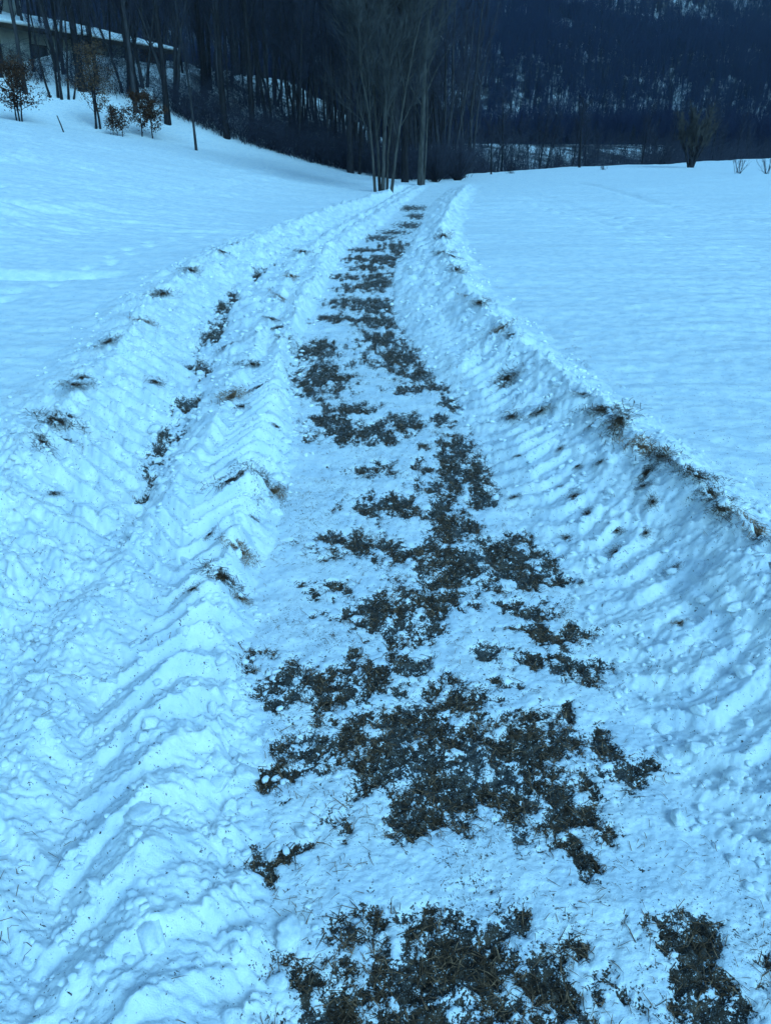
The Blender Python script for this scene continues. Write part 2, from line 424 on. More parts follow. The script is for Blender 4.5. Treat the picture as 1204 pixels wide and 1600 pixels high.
    dsum[m] = rub[m] * (0.075 * domes(wx / .17, wy / .17, 101, 0.25) + 0.050 * domes(wx / .085, wy / .085, 111, 0.40)
                        + 0.034 * domes(wx / .042, wy / .042, 121, 0.5) + 0.020 * domes(wx / .022, wy / .022, 131, 0.55))
    slab = sstep(.0, .25, x - L['RM'][m]) * sstep(3.2, 2.4, y)
    dsum[m] += slab * (0.085 * domes(wx / .23, wy / .23, 191, 0.5, .35, .6) + .05 * domes(wx / .12 + 3, wy / .12, 195, .4))
    fine[m] = (1 - .6 * tread[m]) * 0.026 * fbm(x * 4.5, y * 4.5, 3, 141) + (1 - .45 * tread[m]) * 0.010 * billow(x * 13, y * 11, 4, 142, 0.55) + 0.006 * fbm(x * 45, y * 45, 3, 143, .6)
    dsum[m] += sstep(6, 12, y) * (0.10 * domes(wx / .30, wy / .34, 198, .5) + .03 * billow(x * 5, y * 4, 3, 199))
    z = z + w * (lg + dsum + fine)
    # --- path: frozen earth, thin trampled snow over it
    soil = np.zeros(X.shape); dirt = np.zeros(X.shape)
    pm = near & (X > L['LV'] - .35) & (X < L['PR'] + .25) & (Y < 34)
    sv = soil_value(X[pm], Y[pm])
    keep = np.maximum(1 - 0.85 * w[pm], sstep(.16, .05, np.abs(X[pm] - L['LV'][pm]))) * (Y[pm] > 0.3)
    soil[pm] = 0.92 * sstep(-0.72, 0.62, sv) * keep
    x, y = X[pm], Y[pm]
    pz = 0.006 * fbm(x * 6, y * 6, 3, 151) + soil[pm] * (0.012 * billow(x * 24, y * 24, 3, 152) + 0.006 * fbm(x * 70, y * 70, 2, 153)) \
        + (1 - soil[pm]) * (0.014 + 0.004 * fbm(x * 22, y * 14, 3, 154) + 0.0025 * fbm(x * 90, y * 90, 2, 155))
    z[pm] += pz * (1 - w[pm]) - 0.035 * soil[pm] * w[pm]
    # loose dirt and straw dust mixed into the snow
    nd = np.clip(0.5 + 0.9 * fbm(X * 2.2, Y * 1.7, 3, 161), 0, 1.2)
    dirt = np.where(P, 0.22 + 0.55 * nd, 0) + w * (0.22 * nd * nd)
    dirt = dirt + w * 0.7 * np.exp(-((X - L['PL'] + .08) / .10) ** 2) * sstep(1.9, 3.2, Y) * nd
    dirt = dirt + w * 0.45 * np.exp(-((X - L['LC'] - .08) / .14) ** 2) * nd + w * .35 * np.exp(-((X - L['RC'] + .05) / .12) ** 2) * nd
    dirt = np.clip(dirt + 0.35 * sstep(-1.2, 0.0, soil * 2 - 1.2) * P, 0, 1.3) * fade
    for sx, sy, ss in SODS_AT:
        q = (np.abs(X - sx) < .25 * ss) & (np.abs(Y - sy) < .3 * ss)
        if q.any(): dirt[q] += (0.6 if ss > .75 else 0.2) * np.exp(-((X[q] - sx) / (.07 * ss)) ** 2 - ((Y[q] - sy) / (.09 * ss)) ** 2) * np.clip(.6 + fbm(X[q] * 14, Y[q] * 14, 3, 167), 0, 1.3)
    dirt = np.minimum(dirt, 1.1)
    # leaf litter showing through the snow inside the wood
    we = np.interp(X, [-40, -18, -12, -8, -2, 1, 4, 6], [47, 47.5, 47, 44.5, 42.5, 40.5, 45, 300])
    lit = sstep(0, 3.5, Y - we) * (0.50 + 0.55 * fbm(X * .5, Y * .35, 3, 165))
    lit = np.maximum(lit, sstep(2, 8, Y - field_edge(X)) * sstep(4, 7, X) * (.42 + .5 * fbm(X * .3, Y * .2, 3, 166)))
    soil = np.maximum(soil, np.clip(lit, 0, 1))
    # --- open snow: wind crust, ripples, old tracks
    op = (1 - w) * (~P) * (~((region == 2) | (region == 1)) * 1.0 + ((region == 2) | (region == 1)) * 0.0)
    op = np.where((region == 0) | (region == 5), 1 - w, 0.0)
    a = np.interp(Y, [0, 3, 8, 20, 60], [.7, 1.0, 1.35, 1.7, 1.5])
    rp = 0.010 * a * fbm(X * 0.9 + .6 * fbm(X * .4, Y * .4, 2, 178), Y * 2.9 + 1.4 * fbm(X * .25, Y * .3, 2, 179), 4, 171, 0.58) * np.clip(.75 + fbm(X * .3, Y * .22, 2, 180), .25, 1.4) + 0.018 * a * fbm(X * .35, Y * .8, 2, 172)
    rp = rp + 0.007 * a * billow(X * 1.2 + Y * .3, Y * 4.2, 3, 173) * np.clip(.3 + fbm(X * .2, Y * .2, 2, 174), 0, 1)
    sl = sstep(0.2, 3.0, np.interp(Y, [0, 9, 25, 40, 60], [-5.0, -4.6, -2.6, 0.4, 2.0]) - X)
    ud, vd = X * 0.88 - Y * 0.47, X * 0.47 + Y * 0.88
    rp = rp + sl * 0.075 * np.clip(billow(ud * .42, vd * 1.9, 3, 175), -.6, 1.0) * sstep(48, 22, Y) * np.clip(.5 + 1.2 * fbm(X * .12, Y * .12, 2, 176), 0, 1)
    tr = 0
    for (x0, y0, x1, y1, wd, dp) in ((1.25, 3.97, 2.6, 2.65, .05, .022), (1.2, 4.38, 2.9, 2.95, .05, .020), (8.6, 38, 7.4, 22.5, .22, .05),
                                     (7.4, 22.5, 9.5, 12, .22, .04), (-2.9, 9.7, -8.5, 8.2, .22, .11), (4.3, 27, 5.0, 16, .2, .035), (4.7, 27, 5.5, 16, .2, .035)):
        lx, ly = x1 - x0, y1 - y0
        ll = math.hypot(lx, ly)
        tt = ((X - x0) * lx + (Y - y0) * ly) / ll
        dd = ((X - x0) * ly - (Y - y0) * lx) / ll + 0.06 * gnoise(tt * .9, tt * 0, 181)
        tr = tr - dp * np.exp(-(dd / wd) ** 2) * sstep(0, .6, tt) * sstep(0, .6, ll - tt)
    for (x0, y0, x1, y1, sp) in ((6.5, 9.0, 3.6, 24.0, .55), (9.5, 17.0, 5.0, 19.5, .5), (-9.0, 15.0, -4.5, 27.0, .6), (-4.2, 6.5, -3.1, 14.0, .42), (3.2, 5.2, 5.8, 8.0, .45)):
        lx, ly = x1 - x0, y1 - y0
        ll = math.hypot(lx, ly)
        tt = ((X - x0) * lx + (Y - y0) * ly) / ll
        dd = ((X - x0) * ly - (Y - y0) * lx) / ll + 0.35 * gnoise(tt * .25, tt * 0, 182)
        st = np.floor(tt / sp)
        ft = tt / sp - st - .5
        sd = np.where(st % 2 > .5, .09, -.09)
        tr = tr - 0.055 * np.exp(-(ft * sp / .11) ** 2 - ((dd - sd) / .075) ** 2) * ((tt > 0) & (tt < ll))
    fine_op = np.where(Y < 14, 0.006 * fbm(X * 9, Y * 12, 3, 177), 0)
    z = z + op * (rp + tr + fine_op) * sstep(0.0, 0.8, op)
    return z, soil, dirt, region

GRID = {}
def lookup(x, y, *names):
    """reads the finished ground between its vertices"""
    x = np.atleast_1d(np.asarray(x, float)); y = np.atleast_1d(np.asarray(y, float))
    ys, ts = GRID['ys'], GRID['ts']
    j = np.clip(np.searchsorted(ys, y) - 1, 0, len(ys) - 2)
    fy = np.clip((y - ys[j]) / (ys[j + 1] - ys[j]), 0, 1)
    t = x / (y + 2.6)
    i = np.clip(np.searchsorted(ts, t) - 1, 0, len(ts) - 2)
    fx = np.clip((t - ts[i]) / (ts[i + 1] - ts[i]), 0, 1)
    out = []
    for n in names:
        g = GRID[n]
        if n == 'region': out.append(g[j, i]); continue
        out.append((g[j, i] * (1 - fx) + g[j, i + 1] * fx) * (1 - fy) + (g[j + 1, i] * (1 - fx) + g[j + 1, i + 1] * fx) * fy)
    return out

def height(x, y):
    return lookup(x, y, 'z')[0]

# ------------------------------------------------------------------ materials
def new_mat(name):
    m = bpy.data.materials.new(name)
    m.use_nodes = True
    nt = m.node_tree
    return m, nt, nt.nodes['Principled BSDF']

def N(nt, typ, **kw):
    n = nt.nodes.new(typ)
    for k, v in kw.items():
        setattr(n, k, v)
    return n

def noise_node(nt, scale, detail=3, rough=0.55, vec=None, dist=0.0):
    n = N(nt, 'ShaderNodeTexNoise')
    n.inputs['Scale'].default_value = scale
    n.inputs['Detail'].default_value = detail
    n.inputs['Roughness'].default_value = rough
    n.inputs['Distortion'].default_value = dist
    if vec is not None: nt.links.new(vec, n.inputs['Vector'])
    return n

def math_node(nt, op, a, b=None, c=None, clamp=False):
    n = N(nt, 'ShaderNodeMath', operation=op, use_clamp=clamp)
    for i, v in enumerate((a, b, c)):
        if v is None: continue
        if isinstance(v, (int, float)): n.inputs[i].default_value = v
        else: nt.links.new(v, n.inputs[i])
    return n.outputs[0]

def ramp01(nt, val, a, b):
    n = N(nt, 'ShaderNodeMapRange', interpolation_type='SMOOTHSTEP')
    n.inputs['From Min'].default_value = a
    n.inputs['From Max'].default_value = b
    nt.links.new(val, n.inputs['Value'])
    return n.outputs[0]

def mix_col(nt, fac, a, b):
    n = N(nt, 'ShaderNodeMix', data_type='RGBA')
    if isinstance(fac, (int, float)): n.inputs[0].default_value = fac
    else: nt.links.new(fac, n.inputs[0])
    for i, v in ((6, a), (7, b)):
        if isinstance(v, tuple): n.inputs[i].default_value = (*v, 1)
        else: nt.links.new(v, n.inputs[i])
    return n.outputs[2]

def make_snow(name, with_track=True):
    m, nt, bs = new_mat(name)
    lk = nt.links
    co = N(nt, 'ShaderNodeTexCoord').outputs['Object']
    n_big = noise_node(nt, 7.0, 4, .62, co)
    snow = mix_col(nt, ramp01(nt, n_big.outputs[0], .36, .62), (0.76, 0.81, 0.86), (0.92, 0.93, 0.93))
    col, rough = snow, None
    bump_h = None
    if with_track:
        a_s = N(nt, 'ShaderNodeAttribute', attribute_name='soil').outputs['Fac']
        a_d = N(nt, 'ShaderNodeAttribute', attribute_name='dirt').outputs['Fac']
        n1 = noise_node(nt, 55, 3, .65, co)
        n2 = noise_node(nt, 190, 2, .6, co)
        n3 = noise_node(nt, 330, 1, .5, co)
        v = math_node(nt, 'ADD', a_s, math_node(nt, 'MULTIPLY', math_node(nt, 'SUBTRACT', n1.outputs[0], 0.5), 2.3))
        v = math_node(nt, 'ADD', v, math_node(nt, 'MULTIPLY', math_node(nt, 'SUBTRACT', n2.outputs[0], 0.5), 1.9))
        fs = ramp01(nt, v, 0.40, 0.62)
        # frozen earth: dark clods, grey ice glaze
        n4 = noise_node(nt, 26, 3, .6, co)
        n5 = noise_node(nt, 9, 1, .5, co)
        earth = mix_col(nt, ramp01(nt, n4.outputs[0], .35, .68), (0.024, 0.016, 0.011), (0.080, 0.056, 0.038))
        glaze = math_node(nt, 'MULTIPLY', ramp01(nt, n5.outputs[0], .48, .60), 0.7)
        earth = mix_col(nt, glaze, earth, (0.058, 0.055, 0.052))
        frost = math_node(nt, 'MULTIPLY', ramp01(nt, n3.outputs[0], .57, .67), .30)
        earth = mix_col(nt, frost, earth, (0.45, 0.46, 0.47))
        # dust and specks in the snow
        thr = math_node(nt, 'SUBTRACT', 0.80, math_node(nt, 'MULTIPLY', a_d, 0.24))
        sp = math_node(nt, 'SUBTRACT', math_node(nt, 'ADD', math_node(nt, 'MULTIPLY', n2.outputs[0], .65), math_node(nt, 'MULTIPLY', n1.outputs[0], .42)), thr)
        spk = math_node(nt, 'MULTIPLY', ramp01(nt, sp, -0.02, 0.05), 0.85)
        thin = math_node(nt, 'MULTIPLY', math_node(nt, 'MULTIPLY', ramp01(nt, n4.outputs[0], .42, .75), a_d), 0.30)
        snow2 = mix_col(nt, thin, snow, (0.40, 0.385, 0.36))
        snow2 = mix_col(nt, spk, snow2, (0.10, 0.085, 0.065))
        col = mix_col(nt, fs, snow2, earth)
        r = N(nt, 'ShaderNodeMix', data_type='FLOAT')
        lk.new(fs, r.inputs[0]); r.inputs[2].default_value = 0.55
        r2 = math_node(nt, 'SUBTRACT', 0.75, math_node(nt, 'MULTIPLY', glaze, 0.35))
        lk.new(r2, r.inputs[3])
        rough = r.outputs[0]
    lk.new(col, bs.inputs['Base Color'])
    if rough is not None: lk.new(rough, bs.inputs['Roughness'])
    else: bs.inputs['Roughness'].default_value = 0.55
    bs.inputs['Specular IOR Level'].default_value = 0.25
    g1 = noise_node(nt, 38, 4, .68, co)
    g2 = noise_node(nt, 300, 2, .7, co)
    hsum = math_node(nt, 'ADD', math_node(nt, 'MULTIPLY', g1.outputs[0], 0.010), math_node(nt, 'MULTIPLY', g2.outputs[0], 0.0034))
    b = N(nt, 'ShaderNodeBump')
    b.inputs['Strength'].default_value = 0.55 if with_track else 0.3
    b.inputs['Distance'].default_value = 1.0
    lk.new(hsum, b.inputs['Height'])
    lk.new(b.outputs[0], bs.inputs['Normal'])
    return m

def make_plain(name, c0, c1, scale=8, rough=0.85, bump=0.0, spec=0.2, stretch=None, per_object=0.0):
    m, nt, bs = new_mat(name)
    co = N(nt, 'ShaderNodeTexCoord').outputs['Object']
    if stretch:
        mp = N(nt, 'ShaderNodeMapping')
        mp.inputs['Scale'].default_value = stretch
        nt.links.new(co, mp.inputs['Vector'])
        co = mp.outputs[0]
    n = noise_node(nt, scale, 4, .6, co)
    c = mix_col(nt, ramp01(nt, n.outputs[0], .32, .70), c0, c1)
    if per_object:
        oi = N(nt, 'ShaderNodeObjectInfo').outputs['Random']
        hs = N(nt, 'ShaderNodeHueSaturation')
        nt.links.new(c, hs.inputs['Color'])
        nt.links.new(math_node(nt, 'ADD', 1 - per_object, math_node(nt, 'MULTIPLY', oi, 2 * per_object)), hs.inputs['Value'])
        c = hs.outputs[0]
    nt.links.new(c, bs.inputs['Base Color'])
    bs.inputs['Roughness'].default_value = rough
    bs.inputs['Specular IOR Level'].default_value = spec
    if bump:
        b = N(nt, 'ShaderNodeBump')
        b.inputs['Strength'].default_value = 0.8
        b.inputs['Distance'].default_value = bump
        nt.links.new(n.outputs[0], b.inputs['Height'])
        nt.links.new(b.outputs[0], bs.inputs['Normal'])
    return m

def make_forest_floor():
    """snow lying between leaf litter and rock on the mountain side"""
    m, nt, bs = new_mat('mountain_floor')
    co = N(nt, 'ShaderNodeTexCoord').outputs['Object']
    n = noise_node(nt, 0.035, 5, .62, co)
    n2 = noise_node(nt, 0.22, 4, .65, co)
    v = math_node(nt, 'ADD', math_node(nt, 'MULTIPLY', n.outputs[0], .6), math_node(nt, 'MULTIPLY', n2.outputs[0], .4))
    c = mix_col(nt, ramp01(nt, v, .45, .58), (0.035, 0.030, 0.025), (0.80, 0.82, 0.84))
    nt.links.new(c, bs.inputs['Base Color'])
    bs.inputs['Roughness'].default_value = 0.9
    return m

MAT = {
    'track': make_snow('ploughed_snow', True),
    'snow': make_snow('clod_snow', False),
    'hill': make_forest_floor(),
    'bark': make_plain('bark_brown', (0.018, 0.017, 0.020), (0.046, 0.044, 0.050), 14, .9, .01, stretch=(1, 1, .18), per_object=.3),
    'bark_pale': make_plain('bark_grey', (0.030, 0.028, 0.028), (0.080, 0.074, 0.070), 14, .9, .01, stretch=(1, 1, .2), per_object=.15),
    'bark_dark': make_plain('bark_dark', (0.009, 0.008, 0.010), (0.024, 0.022, 0.026), 14, .9, .01, stretch=(1, 1, .2), per_object=.2),
    'twig': make_plain('twig', (0.018, 0.018, 0.027), (0.040, 0.042, 0.064), 3, .9, per_object=.3),
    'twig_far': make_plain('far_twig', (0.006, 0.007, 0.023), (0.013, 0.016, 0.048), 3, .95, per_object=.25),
    'twig_lone': make_plain('lone_tree_twig', (0.044, 0.038, 0.036), (0.085, 0.074, 0.068), 3, .9),
    'twig_pale': make_plain('twig_pale', (0.030, 0.030, 0.034), (0.070, 0.068, 0.070), 3, .9),
    'oak_leaf': make_plain('dry_oak_leaf', (0.030, 0.014, 0.008), (0.085, 0.038, 0.020), 5, .8),
    'oak_leaf_pale': make_plain('dry_leaf_tan', (0.070, 0.038, 0.022), (0.150, 0.085, 0.048), 5, .8),
    'straw': make_plain('dry_grass', (0.075, 0.038, 0.022), (0.360, 0.200, 0.110), 45, .75),
    'straw_dark': make_plain('wet_dead_grass', (0.018, 0.010, 0.006), (0.120, 0.066, 0.034), 40, .6),
    'sod': make_plain('torn_sod', (0.022, 0.013, 0.008), (0.075, 0.045, 0.028), 60, .85, .006),
    'plaster': make_plain('grey_plaster', (0.24, 0.25, 0.23), (0.36, 0.36, 0.33), 1.2, .9, .004),
    'wood_wall': make_plain('brown_boards', (0.10, 0.060, 0.038), (0.20, 0.125, 0.080), 3, .85, .004, stretch=(1, 1, .15)),
    'wood_dark': make_plain('dark_timber', (0.025, 0.020, 0.016), (0.060, 0.048, 0.036), 4, .85),
    'glass': make_plain('window_glass', (0.012, 0.014, 0.016), (0.03, 0.034, 0.038), 2, .12, spec=.5),
    'roof': make_plain('roof_tile', (0.05, 0.04, 0.035), (0.10, 0.075, 0.06), 6, .85),
}

# ------------------------------------------------------------------ the ground: one snow surface, cut along the edges of the track
def build_ground():
    ys = [-2.2]
    y = -2.2
    while y < 140:
        s2 = (max(y, 0.0) + 0.0) ** 2 + CAM_H ** 2
        dy = 0.0012 * s2 / CAM_H * 1.25
        if y < 0.5: dy = 0.06 - 0.05 * max(0, (y - 0.2)) / 0.3 if y > 0.2 else 0.06
        dy = min(max(dy, 0.0042), 0.048 if y < 15 else 0.048 + (y - 15) * 0.012)
        y += dy
        ys.append(y)
    ys = np.array(ys)
    c = np.linspace(-0.47, 0.47, 660)
    o = 0.47 + np.cumsum(np.geomspace(0.004, 1.4, 34))
    tans = np.concatenate([-o[::-1], c, o])
    Y, T = np.meshgrid(ys, tans, indexing='ij')
    X = T * (Y + 2.6)
    z, soil, dirt, region = relief(X.ravel(), Y.ravel())
    co = np.stack([X.ravel(), Y.ravel(), z], 1)
    GRID.update(ys=ys, ts=tans, z=z.reshape(X.shape), soil=soil.reshape(X.shape), dirt=dirt.reshape(X.shape), region=region.reshape(X.shape))
    r, k = len(ys), len(tans)
    i = np.arange(r - 1)[:, None] * k + np.arange(k - 1)[None, :]
    quads = np.stack([i, i + 1, i + k + 1, i + k], -1).reshape(-1, 4)
    reg = region[quads[:, 0]]
    return co, quads, reg, soil, dirt

co, quads, reg, soil, dirt = build_ground()
def ground_piece(name, ids):
    q = quads[np.isin(reg, ids)]
    used, inv = np.unique(q, return_inverse=True)
    me = np_mesh(name, co[used], inv.reshape(-1, 4).astype(np.int32), MAT['track'])
    for an, arr in (('soil', soil), ('dirt', dirt)):
        a = me.attributes.new(an, 'FLOAT', 'POINT')
        a.data.foreach_set('value', arr[used].astype(np.float32))
    return link(name, me)

tag(ground_piece('snowy_meadow_slope', [0]), 'smooth snow meadow rising to the dark wood', kind='structure')
tag(ground_piece('snowy_field', [5]), 'flat untouched snow field beyond the ploughed bank', kind='structure')
path = tag(ground_piece('path', [3]), 'ploughed path of thin snow with bare earth patches', kind='structure')
bank_left = tag(ground_piece('snow_bank', [1]), 'low crumbly snow bank dividing the wheel furrow from the sloping meadow', 'snow bank')
bank_mid = tag(ground_piece('snow_bank', [2]), 'middle snow ridge with herringbone tyre tread between furrow and path', 'snow bank')
bank_right = tag(ground_piece('snow_bank', [4]), 'tallest snow bank, between the bare path and the flat field', 'snow bank')

def build_hill():
    ys = np.concatenate([np.linspace(136, 320, 50), np.geomspace(324, 1400, 90)])
    xs = np.linspace(-1, 1, 150)
    Y, U = np.meshgrid(ys, xs, indexing='ij')
    X = U * (200 + Y * 0.8)
    z = base(X.ravel(), Y.ravel()) - 0.25 * (Y.ravel() < 142)
    co = np.stack([X.ravel(), Y.ravel(), z], 1)
    k = len(xs)
    i = np.arange(len(ys) - 1)[:, None] * k + np.arange(k - 1)[None, :]
    q = np.stack([i, i + 1, i + k + 1, i + k], -1).reshape(-1, 4)
    return link('hill', np_mesh('hill', co, q, MAT['hill']))
hill = tag(build_hill(), 'steep wooded mountain side under patchy snow', kind='structure')

# ------------------------------------------------------------------ trees
def wobble_path(p0, d0, length, n, bend, up, rs):
    """polyline that wanders and turns upward; returns points and final headings"""
    pts = [np.array(p0, float)]
    d = np.array(d0, float); d /= np.linalg.norm(d)
    dirs = [d]
    st = length / n
    for i in range(n):
        d = d + rs.normal(0, bend, 3) + np.array([0, 0, up])
        d /= np.linalg.norm(d)
        pts.append(pts[-1] + d * st)
        dirs.append(d)
    return np.array(pts), np.array(dirs)

def side_dir(d, az, ang):
    ref = np.array([1.0, 0, 0]) if abs(d[2]) > 0.8 else np.array([0, 0, 1.0])
    a = np.cross(d, ref); a /= np.linalg.norm(a)
    b = np.cross(d, a)
    return d * math.cos(ang) + (a * math.cos(az) + b * math.sin(az)) * math.sin(ang)

def twigs_on(mb, pts, rs, n, length, rad, ang=0.6, up=0.25):
    m = len(pts) - 1
    t = rs.uniform(0.12, 1.0, n) * m
    i = np.minimum(t.astype(int), m - 1)
    f = (t - i)[:, None]
    b = pts[i] * (1 - f) + pts[i + 1] * f
    d = pts[i + 1] - pts[i]
    d /= np.linalg.norm(d, axis=1, keepdims=True) + 1e-9
    r = rs.normal(0, 1, (n, 3))
    r -= (r * d).sum(1, keepdims=True) * d
    r /= np.linalg.norm(r, axis=1, keepdims=True) + 1e-9
    a = rs.uniform(.5, 1.3, n)[:, None] * ang
    v = d * np.cos(a) + r * np.sin(a) + np.array([[0, 0, up]])
    v /= np.linalg.norm(v, axis=1, keepdims=True)
    ln = length * rs.uniform(.45, 1.25, n)
    tip = b + v * ln[:, None]
    mb.cones(b, tip, rad)
    # finer side shoots on each twig
    k = 2
    f2 = rs.uniform(.25, .8, (n, k, 1))
    b2 = (b[:, None] * (1 - f2) + tip[:, None] * f2).reshape(-1, 3)
    v2 = np.repeat(v, k, 0) + rs.normal(0, .45, (n * k, 3)) + np.array([[0, 0, up * .6]])
    v2 /= np.linalg.norm(v2, axis=1, keepdims=True)
    mb.cones(b2, b2 + v2 * (np.repeat(ln, k) * rs.uniform(.35, .7, n * k))[:, None], rad * .7)

def stem(mt, mc, rs, p0, d0, height, r0, limbs, limb_len, limb_ang, start=.25, sides=6, twig_r=.006, bend=.05, up=.05, sub=4, tw=12, lean_up=.10):
    n = 9
    pts, dirs = wobble_path(p0, d0, height, n, bend, up, rs)
    rad = r0 * (1 - np.linspace(0, 1, n + 1) ** 1.15 * .93)
    rad[0] *= 1.25
    mt.tube(pts, rad, sides)
    az = rs.uniform(0, 6.28)
    for q in range(limbs):
        t = start + (1 - start) * ((q + rs.uniform(0, .8)) / limbs)
        az += 2.4 + rs.normal(0, .4)
        x = min(t, .999) * n
        i = int(x)
        p = pts[i] * (1 - (x - i)) + pts[i + 1] * (x - i)
        ln = limb_len * (1.15 - .75 * t) * rs.uniform(.7, 1.2)
        d = side_dir(dirs[i], az, limb_ang * rs.uniform(.7, 1.2))
        lp, ld = wobble_path(p, d, ln, 5, .10, lean_up, rs)
        lr = max(r0 * (1 - t) * .48, r0 * .09)
        mt.tube(lp, lr * np.linspace(1, .22, 6), 4)
        for s in range(sub):
            u = rs.uniform(.25, .98) * 5
            j = min(int(u), 4)
            sp = lp[j] * (1 - (u - j)) + lp[j + 1] * (u - j)
            sd = side_dir(ld[j], rs.uniform(0, 6.28), .6 * rs.uniform(.6, 1.3)) + np.array([0, 0, .22])
            sl = ln * .45 * rs.uniform(.6, 1.2)
            spp, _ = wobble_path(sp, sd, sl, 3, .12, lean_up * .8, rs)
            mc.tube(spp, max(lr * .35, .006) * np.linspace(1, .25, 4), 3)
            twigs_on(mc, spp, rs, tw, sl * .62, twig_r)
        twigs_on(mc, lp, rs, tw + 4, ln * .34, twig_r)
    twigs_on(mc, pts[n // 2:], rs, tw * 2, limb_len * .4, twig_r)

def bare_tree_meshes(seed, height, r0, limbs=14, limb_len=3.0, limb_ang=.75, start=.28, bark='bark', twig='twig', **kw):
    rs = np.random.default_rng(seed)
    mt, mc = MB(), MB()
    stem(mt, mc, rs, (0, 0, -.25), (rs.normal(0, .03), rs.normal(0, .03), 1), height, r0, limbs, limb_len, limb_ang, start, **kw)
    return mt.mesh('trunk', MAT[bark]), mc.mesh('crown', MAT[twig])

def multi_stem_meshes(seed, stems, bark, twig, **kw):
    rs = np.random.default_rng(seed)
    mt, mc = MB(), MB()
    for (x, y, dx, dy, hgt, r) in stems:
        stem(mt, mc, rs, (x, y, -.2), (dx, dy, 1), hgt, r, **kw)
    return mt.mesh('trunk', MAT[bark]), mc.mesh('crown', MAT[twig])

def place_tree(meshes, x, y, label, name='bare_tree', cat='tree', group=None, rz=0.0, scale=1.0, names=('trunk', 'crown'), sink=0.0):
    z = float(height(x, y)[0])
    r = empty(name, (x, y, z - sink), rz, scale)
    tag(r, label, cat, group)
    for nm, me in zip(names, meshes):
        link(nm, me, r)
    return r

# --- single trees that can be picked out
M_fan = multi_stem_meshes(3, [(-.24, 0, -.17, .02, 11.5, .05), (-.08, .12, -.08, .10, 12.5, .055), (.02, -.10, .02, -.06, 13.0, .07),
                              (.16, .1, .11, .05, 12.0, .048), (.30, -.05, .22, -.02, 10.0, .055)],
                          'bark_pale', 'twig_pale', limbs=18, limb_len=2.9, limb_ang=.46, start=.14, sub=7, tw=18, twig_r=.0075, up=.02, lean_up=.18)
place_tree(M_fan, -.11, 29.0, 'tall bare tree with several stems fanning from one base beside the path', 'multi_stemmed_tree')
M_fork = multi_stem_meshes(4, [(0, 0, .01, .0, 9.5, .12), (.12, .02, .10, .03, 7.0, .05)], 'bark_pale', 'twig', limbs=13, limb_len=2.3, limb_ang=.6, start=.3, sub=4, tw=10)
place_tree(M_fork, 1.42, 34.0, 'pale grey trunk with a thin second stem just past the fanned tree', rz=.4)
M_lone = multi_stem_meshes(5, [(0, 0, .02, 0, 1.5, .30), (-.12, 0, -.30, .05, 4.0, .09), (.0, .1, -.08, .2, 4.4, .10), (.08, -.05, .12, -.15, 4.4, .10), (.12, .05, .32, .05, 4.0, .09), (-.1, -.1, -.5, -.1, 3.5, .07), (.1, .1, .5, .1, 3.4, .07), (0, 0, .03, .1, 4.3, .07), (0, .1, -.2, -.2, 4.0, .06)],
                           'bark_dark', 'twig_lone', limbs=12, limb_len=1.4, limb_ang=.5, start=.30, sub=5, tw=10, twig_r=.012, lean_up=.15)
place_tree(M_lone, 22.3, 62.0, 'lone rounded bare tree with stout flared trunk out on the flat field', 'field_tree', scale=.9)
M_small = bare_tree_meshes(6, 4.6, .10, 11, 1.6, .6, .28, bark='bark_dark', twig_r=.008)
place_tree(M_small, 14.2, 62.0, 'small dark bare tree at the field edge, left of the lone rounded tree')
M_sap = bare_tree_meshes(7, 3.0, .06, 9, 1.0, .6, .3, bark='bark_dark', twig_r=.007)
place_tree(M_sap, 6.0, 48.0, 'thin bare sapling where the path meets the hedge')

def shrub_meshes(seed, n, hgt, spread, bark, tw=8, r=.02):
    rs = np.random.default_rng(seed)
    mt, mc = MB(), MB()
    for i in range(n):
        a = rs.uniform(0, 6.28)
        s = rs.uniform(.1, 1) * spread
        pts, _ = wobble_path((rs.normal(0, .06), rs.normal(0, .06), -.1), (math.cos(a) * s, math.sin(a) * s, 1), hgt * rs.uniform(.6, 1.15), 5, .07, .02, rs)
        mt.tube(pts, r * rs.uniform(.6, 1.2) * np.linspace(1, .25, 6), 4)
        twigs_on(mc, pts, rs, tw, hgt * .28, .006)
    return mt.mesh('stems', MAT[bark]), mc.mesh('twigs', MAT['twig'])
S1 = shrub_meshes(21, 9, 1.35, .65, 'bark_dark')
place_tree(S1, 20.85, 50.0, 'leafless shrub of spreading stems on the field, right of the lone tree', 'shrub', 'shrub', names=('stems', 'twigs'))
S2 = shrub_meshes(22, 7, 1.25, .9, 'bark_dark', 10)
place_tree(S2, 21.9, 48.5, 'leafless shrub with drooping twigs at the far right edge of the field', 'shrub', 'shrub', names=('stems', 'twigs'))
S3 = shrub_meshes(23, 14, .45, 1.1, 'bark_dark', 8, .008)
place_tree(S3, 14.9, 58.0, 'tiny twiggy tuft on the snow just right of the small dark tree', 'shrub', 'shrub', names=('stems', 'twigs'))
place_tree(S3, 7.5, 50.5, 'tiny twiggy tuft on the snow beside the thin sapling', 'shrub', 'shrub', names=('stems', 'twigs'), rz=1.2)
S4 = shrub_meshes(24, 60, 1.9, 1.1, 'bark_dark', 16, .014)
place_tree(S4, 3.4, 40.0, 'dense dark thicket bush at the end of the path', 'thicket_bush', 'bush', names=('stems', 'twigs'), scale=1.15)
place_tree(S4, 2.2, 37.5, 'dense dark bush against the pale forked trunk', 'thicket_bush', 'bush', names=('stems', 'twigs'), rz=2.0, scale=.9)

